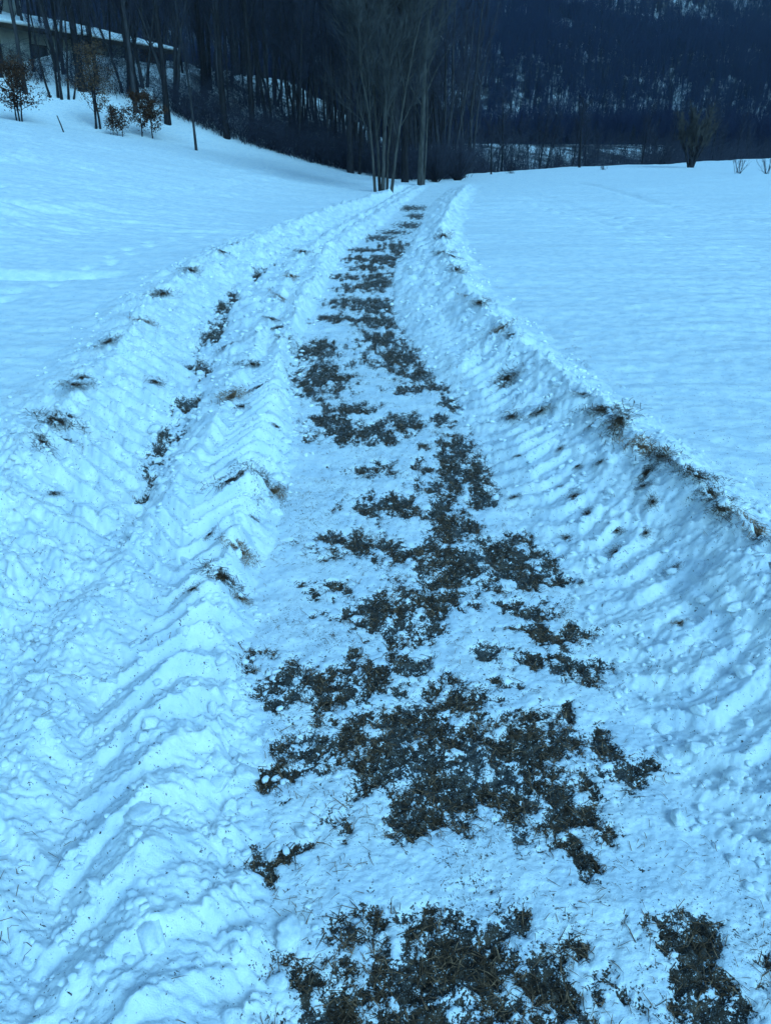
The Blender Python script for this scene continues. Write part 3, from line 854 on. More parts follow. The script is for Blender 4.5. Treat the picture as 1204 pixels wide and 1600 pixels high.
# --- young trees that keep their brown leaves
def leafy_meshes(seed, stems, hgt, spread, n_leaf, leaf, size):
    rs = np.random.default_rng(seed)
    mt, ml = MB(), MB()
    bases = []
    for k in range(stems):
        d = (rs.normal(0, .10), rs.normal(0, .10), 1)
        pts, dirs = wobble_path((rs.normal(0, .12), rs.normal(0, .12), -.1), d, hgt, 6, .05, .03, rs)
        mt.tube(pts, .045 * hgt / 2.5 * np.linspace(1, .2, 7), 5)
        for q in range(16):
            t = rs.uniform(.22, 1) * 6
            i = min(int(t), 5)
            p = pts[i] * (1 - (t - i)) + pts[i + 1] * (t - i)
            lp, _ = wobble_path(p, side_dir(dirs[i], rs.uniform(0, 6.28), rs.uniform(.7, 1.3)), spread * (1.15 - t / 9) * rs.uniform(.5, 1.1), 4, .14, .03, rs)
            mt.tube(lp, .014 * np.linspace(1, .3, 5), 3)
            bases.append(lp)
    bases = np.concatenate([b[1:] for b in bases])
    c = bases[rs.integers(0, len(bases), n_leaf)] + rs.normal(0, .09, (n_leaf, 3))
    a = rs.normal(0, 1, (n_leaf, 3)); a /= np.linalg.norm(a, axis=1, keepdims=True)
    b = np.cross(a, rs.normal(0, 1, (n_leaf, 3))); b /= np.linalg.norm(b, axis=1, keepdims=True)
    L = size * rs.uniform(.6, 1.2, n_leaf)[:, None]
    nrm = np.cross(a, b) * L * .18
    v = np.stack([c - a * L, c - b * L * .5 + nrm, c + a * L, c + b * L * .5 + nrm], 1).reshape(-1, 3)
    i = np.arange(n_leaf)[:, None] * 4
    ml.add(v, np.concatenate([i + np.array([[0, 1, 2]]), i + np.array([[0, 2, 3]])]))
    return mt.mesh('trunk', MAT['bark_dark']), ml.mesh('leaves', MAT[leaf], False)
for args, x, y, lab in (
        ((31, 4, 2.2, 1.5, 3000, 'oak_leaf', .055), -16.05, 38.0, 'young tree with dark brown leaves at the left edge of the meadow'),
        ((32, 3, 3.3, 1.6, 2600, 'oak_leaf_pale', .045), -13.4, 40.0, 'two-stemmed young tree keeping pale brown leaves below the house'),
        ((33, 3, 1.1, .6, 1600, 'oak_leaf', .045), -12.2, 39.0, 'knee-high dark leafy seedling between two young brown-leaved trees'),
        ((34, 2, 1.8, 1.05, 2800, 'oak_leaf', .055), -11.15, 40.0, 'single-stemmed young tree with a round head of dark brown leaves')):
    place_tree(leafy_meshes(*args), x, y, lab, 'young_oak_tree', names=('trunk', 'leaves'))

# leaning stick on the meadow
mb = MB()
mb.tube([(0, 0, -.1), (-.1, 0, .3), (-.2, .02, .62)], [.028, .026, .02], 6)
st = mb.build('leaning_stick', MAT['bark_dark'])
st.location = (-13.4, 36.0, float(height(-13.4, 36.0)[0]))
tag(st, 'short dark stick leaning out of the snow meadow', 'stick')

# --- the wood beyond the meadow
M_trunk = [
    bare_tree_meshes(41, 14.5, .22, 12, 4.0, .65, .40, 'bark_dark', 'twig', tw=13),
    bare_tree_meshes(42, 13.5, .15, 13, 3.6, .60, .34, 'bark_dark', 'twig', tw=13),
    bare_tree_meshes(43, 12.5, .11, 15, 2.9, .55, .26, 'bark', 'twig', tw=14),
    bare_tree_meshes(44, 11.5, .08, 16, 2.6, .50, .22, 'bark', 'twig', tw=14),
    bare_tree_meshes(45, 10.5, .055, 16, 2.3, .50, .18, 'bark', 'twig', tw=14),
    bare_tree_meshes(46, 12.0, .075, 14, 2.6, .60, .30, 'bark_dark', 'twig', tw=14),
    multi_stem_meshes(47, [(-.2, 0, -.12, .03, 9.5, .09), (.1, .1, .05, .1, 10.5, .10), (.2, -.1, .15, -.05, 9, .08)], 'bark', 'twig', limbs=11, limb_len=2.1, limb_ang=.5, start=.2, sub=3, tw=9),
    multi_stem_meshes(48, [(-.5, 0, -.2, .03, 7.5, .06), (-.2, .1, -.05, .1, 8.5, .07), (0, -.1, .02, -.05, 8.5, .07), (.3, 0, .1, .05, 8, .06), (.5, .1, .22, .1, 7, .05)], 'bark_dark', 'twig', limbs=8, limb_len=1.7, limb_ang=.5, start=.2, sub=3, tw=8),
]
known = [   # mesh, X, Y, label
    (0, -15.8, 46.0, 'thick dark trunk leaning slightly in front of the house wall', .3),
    (0, -13.1, 46.0, 'stoutest dark trunk in front of the right half of the snowy roof', 2.1),
    (2, -18.0, 44.0, 'grey trunk rising from the meadow edge at the left of the house', 1.0),
    (1, -20.0, 46.0, 'dark trunk cut by the left edge of the picture', 4.0),
    (1, -10.8, 43.0, 'dark trunk standing out on the snow right of the house', 5.0),
    (4, -8.4, 38.0, 'slim grey tree standing alone on the snow before the wood', .7),
    (1, -7.9, 43.0, 'dark trunk where the meadow edge meets the wood below the slope', 2.7),
    (7, -16.3, 44.2, 'clump of thin dark stems in front of the house wall', .2),
    (1, -1.65, 40.0, 'dark trunk of a close pair left of the fanned tree', 1.4),
    (5, -1.25, 40.2, 'thinner trunk of the close pair left of the fanned tree', 3.3),
    (1, .85, 36.5, 'dark trunk just behind the pale forked trunk', 3.9),
    (0, .35, 39.5, 'broad dark trunk seen between the fanned tree and the pale trunk', 5.5),
    (2, -12.6, 44.0, 'straight grey trunk beside the stoutest dark trunk', 1.9),
]
taken = []
for mi, x, y, lab, rz in known:
    place_tree(M_trunk[mi], x, y, lab, rz=rz)
    taken.append((x, y))
def wood_edge(x):
    return float(np.interp(x, [-30, -18, -12, -8, -2, 1, 4], [46, 46.5, 46, 43.5, 41.5, 39.5, 44]))
rs = np.random.default_rng(77)
n_w = 0
WOOD_GROUP = 'bare trees of the wood behind the meadow'
house_xy = np.array([-19.5, 57.0])
tries = 0
while n_w < 280 and tries < 6000:
    tries += 1
    x = rs.uniform(-34, 5.5)
    y = wood_edge(x) + .6 + 46 * rs.uniform(0, 1) ** 1.5
    if abs(x) > .56 * y + 3: continue
    if -26 < x < -11.5 and 45 < y < 70 and (x * .41 + y * .91) > 38.6 + 0 and rs.random() < .82: continue
    if x > 3.0 and y < 47: continue
    if min((x - a) ** 2 + (y - b) ** 2 for a, b in taken) < (1.0 if y < 60 else 1.7): continue
    taken.append((x, y))
    mi = int(rs.choice(8, p=[.02, .06, .14, .20, .24, .14, .12, .08]))
    row = min(2, int((y - wood_edge(x)) / 9))
    px = x / y
    kind = ('thick dark', 'thick dark', 'straight', 'slim', 'very thin', 'slim dark', 'few-stemmed', 'bushy many-stemmed')[mi]
    zone = ('near the house', 'right of the house', 'midway along', 'behind the fanned tree', 'right of the fanned tree')[int(np.searchsorted([-.25, -.17, -.08, .02], px))]
    depth = ('at the front of the wood', 'a few rows into the wood', 'deep in the wood')[row]
    lab = '%s bare tree %s, %s' % (kind, depth, zone)
    place_tree(M_trunk[mi], x, y, lab, group='%s bare trees %s, %s' % (kind, depth, zone), rz=rs.uniform(0, 6.28), scale=rs.uniform(.8, 1.2))
    n_w += 1

# --- trees along the stream behind the flat field
M_far = [bare_tree_meshes(51, 7.5, .13, 12, 2.3, .6, .3, 'bark_dark', 'twig', tw=8, sub=3, twig_r=.012),
         bare_tree_meshes(52, 6.5, .10, 12, 2.0, .55, .25, 'bark_dark', 'twig', tw=8, sub=3, twig_r=.012),
         multi_stem_meshes(53, [(-.3, 0, -.2, 0, 6, .07), (0, .1, 0, .1, 6.8, .08), (.3, 0, .2, 0, 6, .07)], 'bark_dark', 'twig', limbs=8, limb_len=1.7, limb_ang=.5, start=.22, sub=3, tw=8, twig_r=.012),
         shrub_meshes(54, 34, 3.4, .8, 'bark_dark', 14, .025)]
taken = []
n_s = 0
tries = 0
while n_s < 150 and tries < 4000:
    tries += 1
    x = rs.uniform(5, 95)
    e = float(field_edge(x))
    y = e + 2.0 + 62 * rs.uniform(0, 1) ** 1.6
    if x > .58 * y + 4: continue
    if taken and min((x - a) ** 2 + (y - b) ** 2 for a, b in taken) < 2.2: continue
    taken.append((x, y))
    mi = int(rs.choice(4, p=[.27, .28, .22, .23]))
    px = x / y
    zone = ('near the end of the path', 'left of the small dark tree', 'between the small and lone trees', 'behind the lone tree', 'right of the lone tree')[int(np.searchsorted([.16, .23, .32, .40], px))]
    depth = 'at the front of' if y < e + 14 else 'far back in'
    kind = ('stouter', 'slim', 'forked', '')[mi]
    if mi == 3:
        place_tree(M_far[3], x, y, 'twiggy bush %s the streamside strip, %s' % (depth, zone), 'stream_bush', 'bush', 'bushes %s the stream strip, %s' % (depth, zone), rs.uniform(0, 6.28), rs.uniform(.7, 1.05), ('stems', 'twigs'))
    else:
        place_tree(M_far[mi], x, y, '%s bare tree %s the streamside strip, %s' % (kind, depth, zone), 'stream_tree', 'tree', '%s trees %s the stream strip, %s' % (kind, depth, zone), rs.uniform(0, 6.28), rs.uniform(.6, .95))
    n_s += 1

# --- undergrowth at the foot of the wood
def undergrowth(name, pts, seed, hmin, hmax, per, label):
    rs = np.random.default_rng(seed)
    n = len(pts)
    z = height(pts[:, 0], pts[:, 1])
    b = np.repeat(np.column_stack([pts, z - .05]), per, 0) + np.concatenate([rs.normal(0, .25, (n * per, 2)), np.zeros((n * per, 1))], 1)
    h = rs.uniform(hmin, hmax, n * per)
    v = np.concatenate([rs.normal(0, .45, (n * per, 2)), np.ones((n * per, 1))], 1)
    mid = b + v * (h * .55)[:, None]
    tip = mid + (v + np.concatenate([rs.normal(0, .8, (n * per, 2)), np.full((n * per, 1), -.5)], 1)) * (h * .5)[:, None]
    mb = MB()
    mb.cones(b, mid + (mid - b) * .15, .012)
    mb.cones(mid, tip, .009)
    k = 3
    f = rs.uniform(.2, .95, (n * per, k, 1))
    bb = (b[:, None] * (1 - f) + mid[:, None] * f).reshape(-1, 3)
    vv = rs.normal(0, .5, (n * per * k, 3)) + np.array([[0, 0, .35]])
    mb.cones(bb, bb + vv * np.repeat(h, k)[:, None] * .4, .007)
    o = mb.build(name, MAT['twig'])
    return tag(o, label, kind='stuff')
g = []
while len(g) < 1100:
    x = rs.uniform(-24, 4.0)
    y = wood_edge(x) - .2 + 14 * rs.uniform(0, 1) ** 2.2
    if x < -11 and rs.random() < .72: continue
    g.append((x, y))
undergrowth('undergrowth', np.array(g), 78, .6, 2.2, 8, 'tangled dark brambles and saplings at the foot of the wood')
g = []
while len(g) < 1500:
    x = rs.uniform(4.5, 90)
    y = float(field_edge(x)) + 1.0 + 40 * rs.uniform(0, 1) ** 1.8
    if x < .58 * y + 4: g.append((x, y))
undergrowth('undergrowth', np.array(g), 79, 1.4, 4.2, 8, 'dark scrub lining the stream behind the flat field')

# --- the far wood covering the mountain: one mass
def forest(name, pts, coll, label, smin, smax, seed):
    me = bpy.data.meshes.new(name)
    me.vertices.add(len(pts))
    me.vertices.foreach_set('co', np.asarray(pts, np.float32).ravel())
    me.update()
    o = link(name, me)
    ng = bpy.data.node_groups.new(name + '_scatter', 'GeometryNodeTree')
    ng.interface.new_socket('Geometry', in_out='INPUT', socket_type='NodeSocketGeometry')
    ng.interface.new_socket('Geometry', in_out='OUTPUT', socket_type='NodeSocketGeometry')
    gi, go = ng.nodes.new('NodeGroupInput'), ng.nodes.new('NodeGroupOutput')
    ip = ng.nodes.new('GeometryNodeInstanceOnPoints')
    ci = ng.nodes.new('GeometryNodeCollectionInfo')
    ci.inputs['Collection'].default_value = coll
    ci.inputs['Separate Children'].default_value = True
    ci.inputs['Reset Children'].default_value = True
    ip.inputs['Pick Instance'].default_value = True
    rr = ng.nodes.new('FunctionNodeRandomValue'); rr.data_type = 'FLOAT_VECTOR'
    rr.inputs[0].default_value = (-.06, -.06, 0); rr.inputs[1].default_value = (.06, .06, 6.283)
    rr.inputs['Seed'].default_value = seed
    sc = ng.nodes.new('FunctionNodeRandomValue'); sc.data_type = 'FLOAT'
    sc.inputs[2].default_value = smin; sc.inputs[3].default_value = smax
    sc.inputs['Seed'].default_value = seed + 1
    ng.links.new(gi.outputs[0], ip.inputs['Points'])
    ng.links.new(ci.outputs[0], ip.inputs['Instance'])
    ng.links.new(rr.outputs[0], ip.inputs['Rotation'])
    ng.links.new(sc.outputs[1], ip.inputs['Scale'])
    ng.links.new(ip.outputs[0], go.inputs[0])
    md = o.modifiers.new('scatter', 'NODES')
    md.node_group = ng
    return tag(o, label, kind='stuff')

fc = bpy.data.collections.new('far_tree_shapes')
for k in range(7):
    r2 = np.random.default_rng(300 + k)
    mb = MB()
    hh = r2.uniform(10, 14)
    pts, dirs = wobble_path((0, 0, -.5), (r2.normal(0, .04), r2.normal(0, .04), 1), hh, 5, .04, .03, r2)
    mb.tube(pts, .17 * np.linspace(1, .2, 6), 4)
    if k == 6:      # a spruce
        nb = 260
        t = r2.uniform(.08, 1, nb)
        a = r2.uniform(0, 6.28, nb)
        b = np.stack([0 * t, 0 * t, t * hh], 1)
        ln = (1.08 - t) * 2.6 * r2.uniform(.6, 1.1, nb)
        mb.cones(b, b + np.stack([np.cos(a) * ln, np.sin(a) * ln, -.35 * ln], 1), .16)
    else:
        for q in range(15):
            t = r2.uniform(.28, .95) * 5
            i = min(int(t), 4)
            p = pts[i] * (1 - (t - i)) + pts[i + 1] * (t - i)
            lp, _ = wobble_path(p, side_dir(dirs[i], r2.uniform(0, 6.28), r2.uniform(.45, .85)), hh * .28 * r2.uniform(.6, 1.1), 3, .1, .12, r2)
            mb.cones(lp[0], lp[3], .07)
            twigs_on(mb, lp, r2, 7, hh * .12, .035)
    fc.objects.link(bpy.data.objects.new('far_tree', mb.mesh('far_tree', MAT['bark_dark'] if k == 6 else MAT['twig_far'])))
r3 = np.random.default_rng(500)
def scatter_xy(n, y0, y1):
    y = y0 + (y1 - y0) * r3.uniform(0, 1, n)
    x = r3.uniform(-1, 1, n) * (40 + y * .57)
    return x, y
# flat valley floor beyond the stream
xx, yy = scatter_xy(26000, 165, 345)
clear = (yy < 215) & (xx > 14) & (xx < 62)
keep = (r3.uniform(0, 1, len(xx)) < .5) & ~(clear & (r3.uniform(0, 1, len(xx)) < .95))
xx, yy = xx[keep], yy[keep]
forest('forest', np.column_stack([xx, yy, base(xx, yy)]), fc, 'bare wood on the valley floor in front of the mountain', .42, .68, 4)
# mountain side
xx, yy = scatter_xy(105000, 340, 760)
patch = fbm(xx * .010, yy * .006, 3, 501) + .5 * fbm(xx * .05, yy * .03, 2, 502)
keep = r3.uniform(0, 1, len(xx)) < np.clip(.74 + .7 * patch + .4 * sstep(450, 540, yy), .32, 1.0) * .86
xx, yy = xx[keep], yy[keep]
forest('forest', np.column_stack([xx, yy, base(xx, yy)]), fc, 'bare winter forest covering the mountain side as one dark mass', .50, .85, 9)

# ------------------------------------------------------------------ house in the wood
def build_house():
    A = np.array([-20.2, 48.0]); B = np.array([-14.6, 60.4])
    d = (B - A) / np.linalg.norm(B - A)
    n = np.array([d[1], -d[0]])                       # toward the camera
    A = A - d * 5.0
    Lg = float(np.linalg.norm(B - A))
    z0 = 4.55
    root = empty('house', (A[0], A[1], z0), math.atan2(d[1], d[0]))
    # local axes: x along the front, y away from the camera, z up
    W, He, rise = 9.0, 2.85, 1.25
    m = MB(); m.box((Lg * .42, W / 2, He / 2 - .6), (Lg * .84, W, He + 1.2)); m.build('wall', MAT['plaster'], root, False)
    m = MB(); m.box((Lg * .92 - .0, W / 2 + .15, He / 2 - .6), (Lg * .155, W - .3, He + 1.19)); wb = m.build('timber_end_wall', MAT['wood_wall'], root, False)
    for k in range(9):
        m = MB(); m.box((Lg * .845 + .06 + k * .30, .285, He / 2 - .3), (.27, .03, He + .5)); m.build('board', MAT['wood_wall'], wb, False)
    e = .55
    y0, y1, ym = -e, W + e, W / 2
    x0, x1, hip = -.8, Lg + .6, 4.2
    def roofmesh(dz, inset, thick, bump=0.0):
        a, b = x0 + inset, x1 - inset
        nx, ny = 44, 10
        v, q = [], []
        g = np.random.default_rng(9)
        for side in (0, 1):
            st = len(v)
            for j in range(ny + 1):
                t = j / ny
                for i in range(nx + 1):
                    u = i / nx
                    xx = a + (b - a) * u
                    lim = b - hip * t
                    xx = a + (lim - a) * u
                    yy = (y0 + inset) * (1 - t) + ym * t if side == 0 else (y1 - inset) * (1 - t) + ym * t
                    v.append((xx, yy, He + dz + rise * t + (bump * float(gnoise(np.array([xx * .9]), np.array([yy * .9 + side * 9]), 33)[0]) if bump else 0)))
            for j in range(ny):
                for i in range(nx):
                    p = st + j * (nx + 1) + i
                    f = [p, p + 1, p + nx + 2, p + nx + 1]
                    q.append(f if side == 0 else f[::-1])
        top = np.array(v)
        # hip end
        st = len(v)
        hv = [(b, y0 + inset, He + dz), (b, y1 - inset, He + dz), (b - hip, ym, He + dz + rise)]
        allv = np.vstack([top, hv])
        t = [[st, st + 1, st + 2]]
        nn = len(allv)
        low = allv.copy(); low[:, 2] -= thick
        mb = MB()
        mb.add(np.vstack([allv, low]), [t[0], [t[0][0] + nn, t[0][2] + nn, t[0][1] + nn]], q + [[c + nn for c in f[::-1]] for f in q])
        # eave faces
        fr = [i for i in range(nx + 1)]
        mb2q = [[fr[i], fr[i] + nn, fr[i + 1] + nn, fr[i + 1]] for i in range(nx)]
        s2 = (nx + 1) * (ny + 1)
        mb2q += [[s2 + i + 1, s2 + i + 1 + nn, s2 + i + nn, s2 + i] for i in range(nx)]
        mb2q += [[st, st + nn, st + 1 + nn, st + 1]]
        mb2q += [[(nx + 1) * j, (nx + 1) * (j + 1), (nx + 1) * (j + 1) + nn, (nx + 1) * j + nn] for j in range(ny)]
        mb.q.append(np.array(mb2q, np.int32))
        return mb
    rf = roofmesh(0.0, 0, .12).build('roof', MAT['roof'], root, False)
    roofmesh(.20, .10, .19, .07).build('snow_cover', MAT['snow'], rf, True)
    m = MB(); m.box(((x0 + x1) / 2, y0 - .03, He - .10), (x1 - x0, .05, .24)); m.build('fascia', MAT['wood_dark'], rf, False)
    m = MB(); m.box((9.2, 3.6, He + 1.3), (.7, .7, 1.7)); m.box((9.2, 3.6, He + 2.2), (.9, .9, .12)); m.build('chimney', MAT['plaster'], rf, False)
    for xc in (4.0, 7.2, 11.8):
        f = MB()
        for dx in (-.5, .5): f.box((xc + dx, -.03, 1.45), (.10, .08, 1.3))
        for dz in (.8, 2.1): f.box((xc, -.03, dz), (1.1, .08, .10))
        f.box((xc, -.02, 1.45), (.05, .05, 1.3))
        w = f.build('window', MAT['wood_dark'], root, False)
        p = MB(); p.box((xc, -.012, 1.45), (.92, .02, 1.22)); p.build('pane', MAT['glass'], w, False)
    m = MB(); m.box((13.9, -.03, .95), (.95, .07, 2.05)); dr = m.build('door', MAT['wood_dark'], root, False)
    m = MB(); m.tube([(14.25, -.07, .95), (14.25, -.14, .95), (14.13, -.14, .95)], [.015, .015, .015], 6); m.build('handle', MAT['plaster'], dr)
    tag(root, 'long low grey house with a snow-covered roof behind bare trees', 'house')
build_house()

# ------------------------------------------------------------------ clods of snow, torn sods, dead grass
def ico(sub):
    t = (1 + 5 ** .5) / 2
    v = np.array([(-1, t, 0), (1, t, 0), (-1, -t, 0), (1, -t, 0), (0, -1, t), (0, 1, t), (0, -1, -t), (0, 1, -t), (t, 0, -1), (t, 0, 1), (-t, 0, -1), (-t, 0, 1)], float)
    v /= np.linalg.norm(v[0])
    f = [(0, 11, 5), (0, 5, 1), (0, 1, 7), (0, 7, 10), (0, 10, 11), (1, 5, 9), (5, 11, 4), (11, 10, 2), (10, 7, 6), (7, 1, 8), (3, 9, 4), (3, 4, 2), (3, 2, 6), (3, 6, 8), (3, 8, 9), (4, 9, 5), (2, 4, 11), (6, 2, 10), (8, 6, 7), (9, 8, 1)]
    v = list(map(tuple, v))
    for _ in range(sub):
        cache, nf = {}, []
        def mid(a, b):
            k = (min(a, b), max(a, b))
            if k not in cache:
                p = np.array(v[a]) + np.array(v[b]); p /= np.linalg.norm(p)
                v.append(tuple(p)); cache[k] = len(v) - 1
            return cache[k]
        for a, b, c in f:
            ab, bc, ca = mid(a, b), mid(b, c), mid(c, a)
            nf += [(a, ab, ca), (b, bc, ab), (c, ca, bc), (ab, bc, ca)]
        f = nf
    return np.array(v), np.array(f)
IV2, IF2 = ico(2)
IV1, IF1 = ico(1)

def lump(seed, verts, rough=.30, cut=7):
    """a broken lump: a ball cut by a few random planes, then roughened"""
    r = np.random.default_rng(seed)
    v = verts.copy()
    for _ in range(cut):
        n = r.normal(0, 1, 3); n /= np.linalg.norm(n)
        d = r.uniform(.45, .8)
        s = v @ n
        v = v - np.clip(s - d, 0, None)[:, None] * n * .95
    for fq in (1.7, 3.6, 7.5):
        nn = gnoise(v[:, 0] * fq + v[:, 2] * 1.3 * fq + seed, v[:, 1] * fq - v[:, 2] * .7 * fq, seed)
        v = v * (1 + rough * nn / (fq / 1.7))[:, None]
    return v * np.array([1, r.uniform(.7, 1), r.uniform(.5, .8)])

clod_meshes = [np_mesh('snow_clod', lump(600 + k, IV2), IF2, MAT['snow']) for k in range(9)]
def bank_of(x, y):
    L = track_lines(np.array([y]))
    return bank_left if x < L['LV'][0] else bank_mid if x < L['PL'][0] + .05 else bank_right
rs = np.random.default_rng(900)
def clod(x, y, size, parent=None, sink=.3, name='snow_clod'):
    o = link(name, clod_meshes[int(rs.integers(0, len(clod_meshes)))], parent)
    z = float(height(x, y)[0])
    o.location = (x, y, z + size * (.55 - sink))
    o.rotation_euler = (rs.normal(0, .35), rs.normal(0, .35), rs.uniform(0, 6.28))
    s = size * rs.uniform(.85, 1.15)
    o.scale = (s, s * rs.uniform(.8, 1.1), s * rs.uniform(.75, 1.05))
    return o
# those that stand out: X, Y, radius
for x, y, s in ((-.20, 1.10, .060), (-.27, 1.07, .05), (-.33, 1.20, .03), (-.36, 1.55, .050), (-.40, 1.62, .045), (-.36, 1.68, .04), (-.43, 1.80, .045), (-.39, 1.77, .03),
                (-.50, 1.95, .045), (-.42, 1.47, .045), (-.38, 1.42, .035), (-.55, 1.30, .06), (-.60, 1.12, .045), (-.45, 1.00, .06), (-.62, 1.60, .05), (-.56, 2.25, .05),
                (1.27, 2.28, .07), (1.31, 2.12, .08), (1.20, 2.00, .06), (1.12, 2.12, .05), (1.05, 1.85, .05), (.86, 1.36, .04), (.92, 1.31, .05), (.98, 1.36, .04), (.84, 1.62, .04), (.90, 1.52, .05), (.80, 1.75, .035),
                (-1.33, 4.25, .06), (-1.22, 3.86, .05), (-1.16, 4.45, .05), (-1.05, 3.4, .05), (-1.12, 3.2, .055), (-1.2, 3.05, .06), (-1.08, 2.9, .05), (-1.0, 2.75, .06), (-1.5, 3.4, .07), (-1.62, 3.2, .08), (-1.7, 3.6, .07), (-1.58, 2.9, .07)):
    clod(x, y, s * .72, bank_of(x, y), .42)
n = 0
while n < 250:
    y = float(np.exp(rs.uniform(math.log(.75), math.log(9.5))))
    L = {k: float(v[0]) for k, v in track_lines(np.array([y])).items()}
    k, sd = [('LC', .14), ('LV', .14), ('TL', .12), ('PL', .06), ('TR', .10), ('RC', .12), ('PR', .06), ('RM', .14)][int(rs.choice(8, p=[.17, .18, .17, .15, .08, .12, .05, .08]))]
    x = L[k] + rs.normal(0, sd) + (.06 if k == 'PR' else -.05 if k == 'PL' else 0)
    if L['PL'] + .02 < x < L['PR'] - .02 or abs(x) > .62 * (y + .9): continue
    clod(x, y, rs.uniform(.012, .026) * (1 + .12 * y), bank_of(x, y), .4)
    n += 1
tag(clod(-.20, 1.36, .022, None, .05), 'small loose lump of snow on the path near the middle ridge', 'snow lump')
tag(clod(.72, 1.40, .032, None, .15), 'flat round lump of snow at the right edge of the path', 'snow lump')
tag(clod(-.27, 1.30, .016, None, .05), 'tiny snow lump beside a bare grassy patch left of the path', 'snow lump')

def crumbs(parent, region_id, count, seed):
    r = np.random.default_rng(seed)
    y = np.exp(r.uniform(math.log(.7), math.log(13), count * 9))
    t = track_lines(y)
    lo, hi = {1: ('LF', 'LV'), 2: ('LV', 'PL'), 4: ('PR', 'RF')}[region_id]
    x = t[lo] - .02 + (t[hi] - t[lo] + .10) * r.uniform(0, 1, len(y))
    ok = (np.abs(x) < .6 * (y + .9)) & (fbm(x * 3, y * 2.4, 2, 54 + region_id) > -.05)
    x, y = x[ok][:count], y[ok][:count]
    z = height(x, y)
    mb = MB()
    s = r.uniform(.005, .014, len(x)) * (1 + .12 * y)
    shapes = [lump(700 + k, IV1) for k in range(6)]
    for i in range(len(x)):
        a = r.uniform(0, 6.28)
        v = shapes[i % 6] * s[i]
        c, q = math.cos(a), math.sin(a)
        v = np.stack([v[:, 0] * c - v[:, 1] * q, v[:, 0] * q + v[:, 1] * c, v[:, 2]], 1)
        mb.add(v + (x[i], y[i], z[i] + s[i] * .25), IF1)
    o = mb.build('snow_crumbs', MAT['snow'], parent)
    o['kind'] = 'stuff'
crumbs(bank_left, 1, 620, 1)
crumbs(bank_mid, 2, 900, 2)
crumbs(bank_right, 4, 800, 3)

# --- torn sods with dead grass on the banks
def sod_meshes(seed):
    r = np.random.default_rng(seed)
    body = MB()
    v = lump(seed * 10, IV2, .55) * np.array([.030, .021, .008])
    body.add(v + np.array([0, 0, .001]), IF2)
    gr = MB()
    m = 240
    p = np.column_stack([r.normal(0, .055, m), r.normal(0, .032, m), r.uniform(0, .010, m)])
    gr.blades(p, r.uniform(0, 6.28, m), r.uniform(.02, .075, m), r.uniform(.0014, .0036, m), r.uniform(-.004, .012, m), r.normal(0, 1.6, m))
    return body.mesh('sod', MAT['sod']), gr.mesh('dead_grass', MAT['straw' if seed % 4 == 1 else 'straw_dark'], False)
SODS = [sod_meshes(800 + k) for k in range(5)]
for x, y, s in SODS_AT:
    k = int(rs.integers(0, 5))
    par = bank_of(x, y)
    o = link('torn_sod', SODS[k][0], par)
    o.location = (x, y, float(height(x, y)[0]) + .004)
    hx = float((height(x + .07, y) - height(x - .07, y))[0]) / .14
    hy = float((height(x, y + .07) - height(x, y - .07))[0]) / .14
    nq = Vector((-hx, -hy, 1)).to_track_quat('Z', 'Y') @ Matrix.Rotation(rs.uniform(0, 6.28), 3, 'Z').to_quaternion()
    o.rotation_euler = nq.to_euler()
    s = s if s > .75 else s * .65
    o.scale = (s * .9, s * .9, s * .8)
    link('dead_grass', SODS[k][1], o)['kind'] = 'stuff'

# --- dead grass in the bare patches of the path
def strew(count, ymin, ymax, seed, mode):
    r = np.random.default_rng(seed)
    y = np.exp(r.uniform(math.log(ymin), math.log(ymax), count))
    t = track_lines(y)
    if mode == 'banks':
        x = t['LF'] - .25 + (t['RF'] - t['LF'] + .45) * r.uniform(0, 1, count)
    else:
        x = t['LV'] - .1 + (t['PR'] + .1 - t['LV'] + .1) * r.uniform(0, 1, count)
    ok = np.abs(x) < .62 * (y + .9)
    x, y = x[ok], y[ok]
    z, so, di, rg = lookup(x, y, 'z', 'soil', 'dirt', 'region')
    return r, x, y, z, so, di, rg

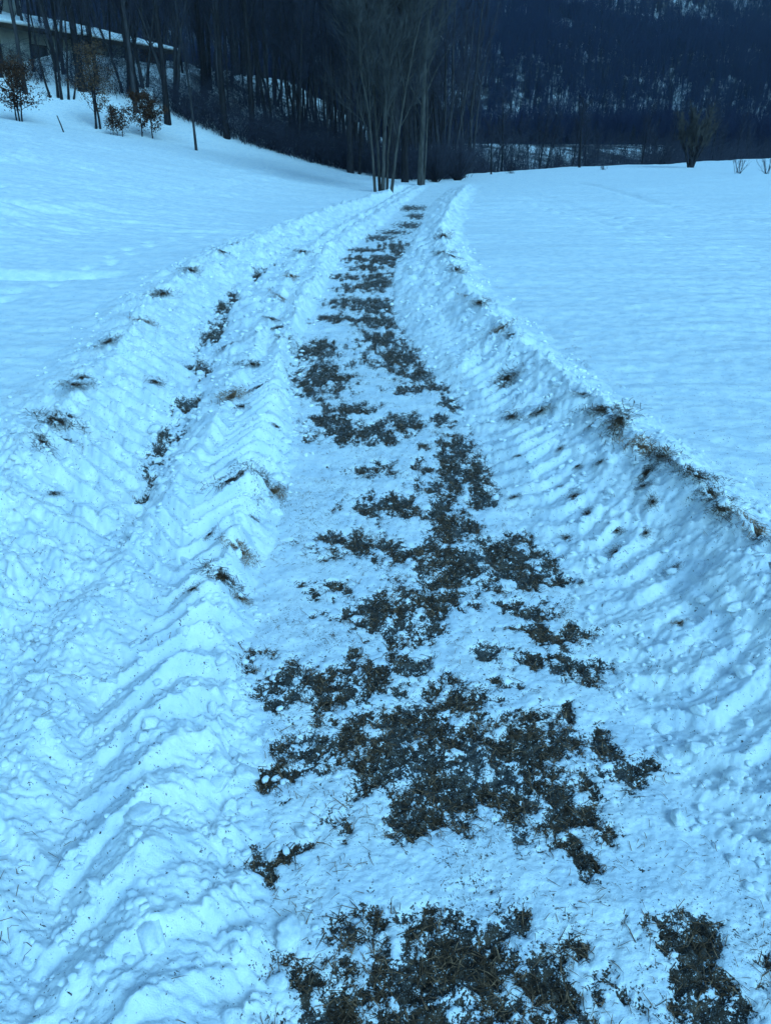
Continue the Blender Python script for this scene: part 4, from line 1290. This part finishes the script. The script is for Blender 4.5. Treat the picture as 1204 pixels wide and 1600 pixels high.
def grass_object(name, count, ymin, ymax, seed, mat, mode, lo, hi, smin, smax, lmin, lmax, label, width=(.0012, .0026), lift=(-.003, .018)):
    r, x, y, z, so, di, rg = strew(count, ymin, ymax, seed, mode)
    if mode == 'soil': k = (so > smin) & (fbm(x * 7, y * 6, 2, 97) + r.normal(0, .12, len(x)) < .16) & (r.uniform(0, 1, len(x)) < lo + (hi - lo) * np.clip((so - smin) / (smax - smin), 0, 1))
    elif mode == 'film': k = (rg == 3) & (so <= .4) & (r.uniform(0, 1, len(x)) < lo + (hi - lo) * np.clip(fbm(x * 4, y * 3, 2, 95) + .3 + so, 0, 1))
    else: k = (rg != 3) & (r.uniform(0, 1, len(x)) < np.clip(lo + (hi - lo) * (di + fbm(x * 3, y * 2.2, 2, 96)), 0, 1))
    x, y, z = x[k], y[k], z[k]
    n = len(x)
    sc = 1 + .10 * np.clip(y - 1, 0, 10)
    mb = MB()
    d = r.uniform(0, 6.28, n)
    mb.blades(np.column_stack([x, y, z + .003]), d, r.uniform(lmin, lmax, n) * r.uniform(.5, 1.1, n) * np.sqrt(sc), r.uniform(*width, n) * sc, r.uniform(*lift, n), r.normal(0, 1.8, n))
    o = mb.build(name, MAT[mat], None, False)
    tag(o, label, kind='stuff')
    print(name, n)
grass_object('grass', 150000, .75, 14, 1001, 'straw_dark', 'soil', .15, .75, .30, .8, .02, .065, 'dark flattened dead grass on the bare earth of the path', lift=(-.003, .009))
grass_object('grass', 75000, .75, 14, 1002, 'straw', 'soil', .15, .60, .22, .7, .02, .075, 'brown straw stalks lying in the bare patches', lift=(-.003, .011))
grass_object('grass', 42000, .75, 9, 1003, 'straw', 'film', .04, .50, 0, 1, .008, .045, 'short straws poking through the thin snow of the path', (.0009, .0018), (0, .012))
grass_object('grass', 40000, .75, 12, 1004, 'straw', 'banks', .01, .30, 0, 1, .015, .07, 'loose straws scattered over the ploughed snow banks', (.0010, .0020), (-.002, .012))

# ------------------------------------------------------------------ thin cold air over the valley
mh = bpy.data.materials.new('thin_haze')
mh.use_nodes = True
mh.node_tree.nodes.clear()
ho = mh.node_tree.nodes.new('ShaderNodeOutputMaterial')
hv = mh.node_tree.nodes.new('ShaderNodeVolumePrincipled')
hv.inputs['Color'].default_value = (0.42, 0.62, 1.0, 1)
hv.inputs['Density'].default_value = 0.00019
hv.inputs['Anisotropy'].default_value = 0.1
mh.node_tree.links.new(hv.outputs[0], ho.inputs['Volume'])
zs = [v.co.z for v in hill.data.vertices]
m = MB()
zl, zh = min(min(zs), float(co[:, 2].min())) - 1.5, max(zs) + 40
m.box((0, 690, (zl + zh) / 2), (2800, 1460, zh - zl))
tag(m.build('haze', mh, None, False), 'thin cold bluish air in the valley', kind='stuff')
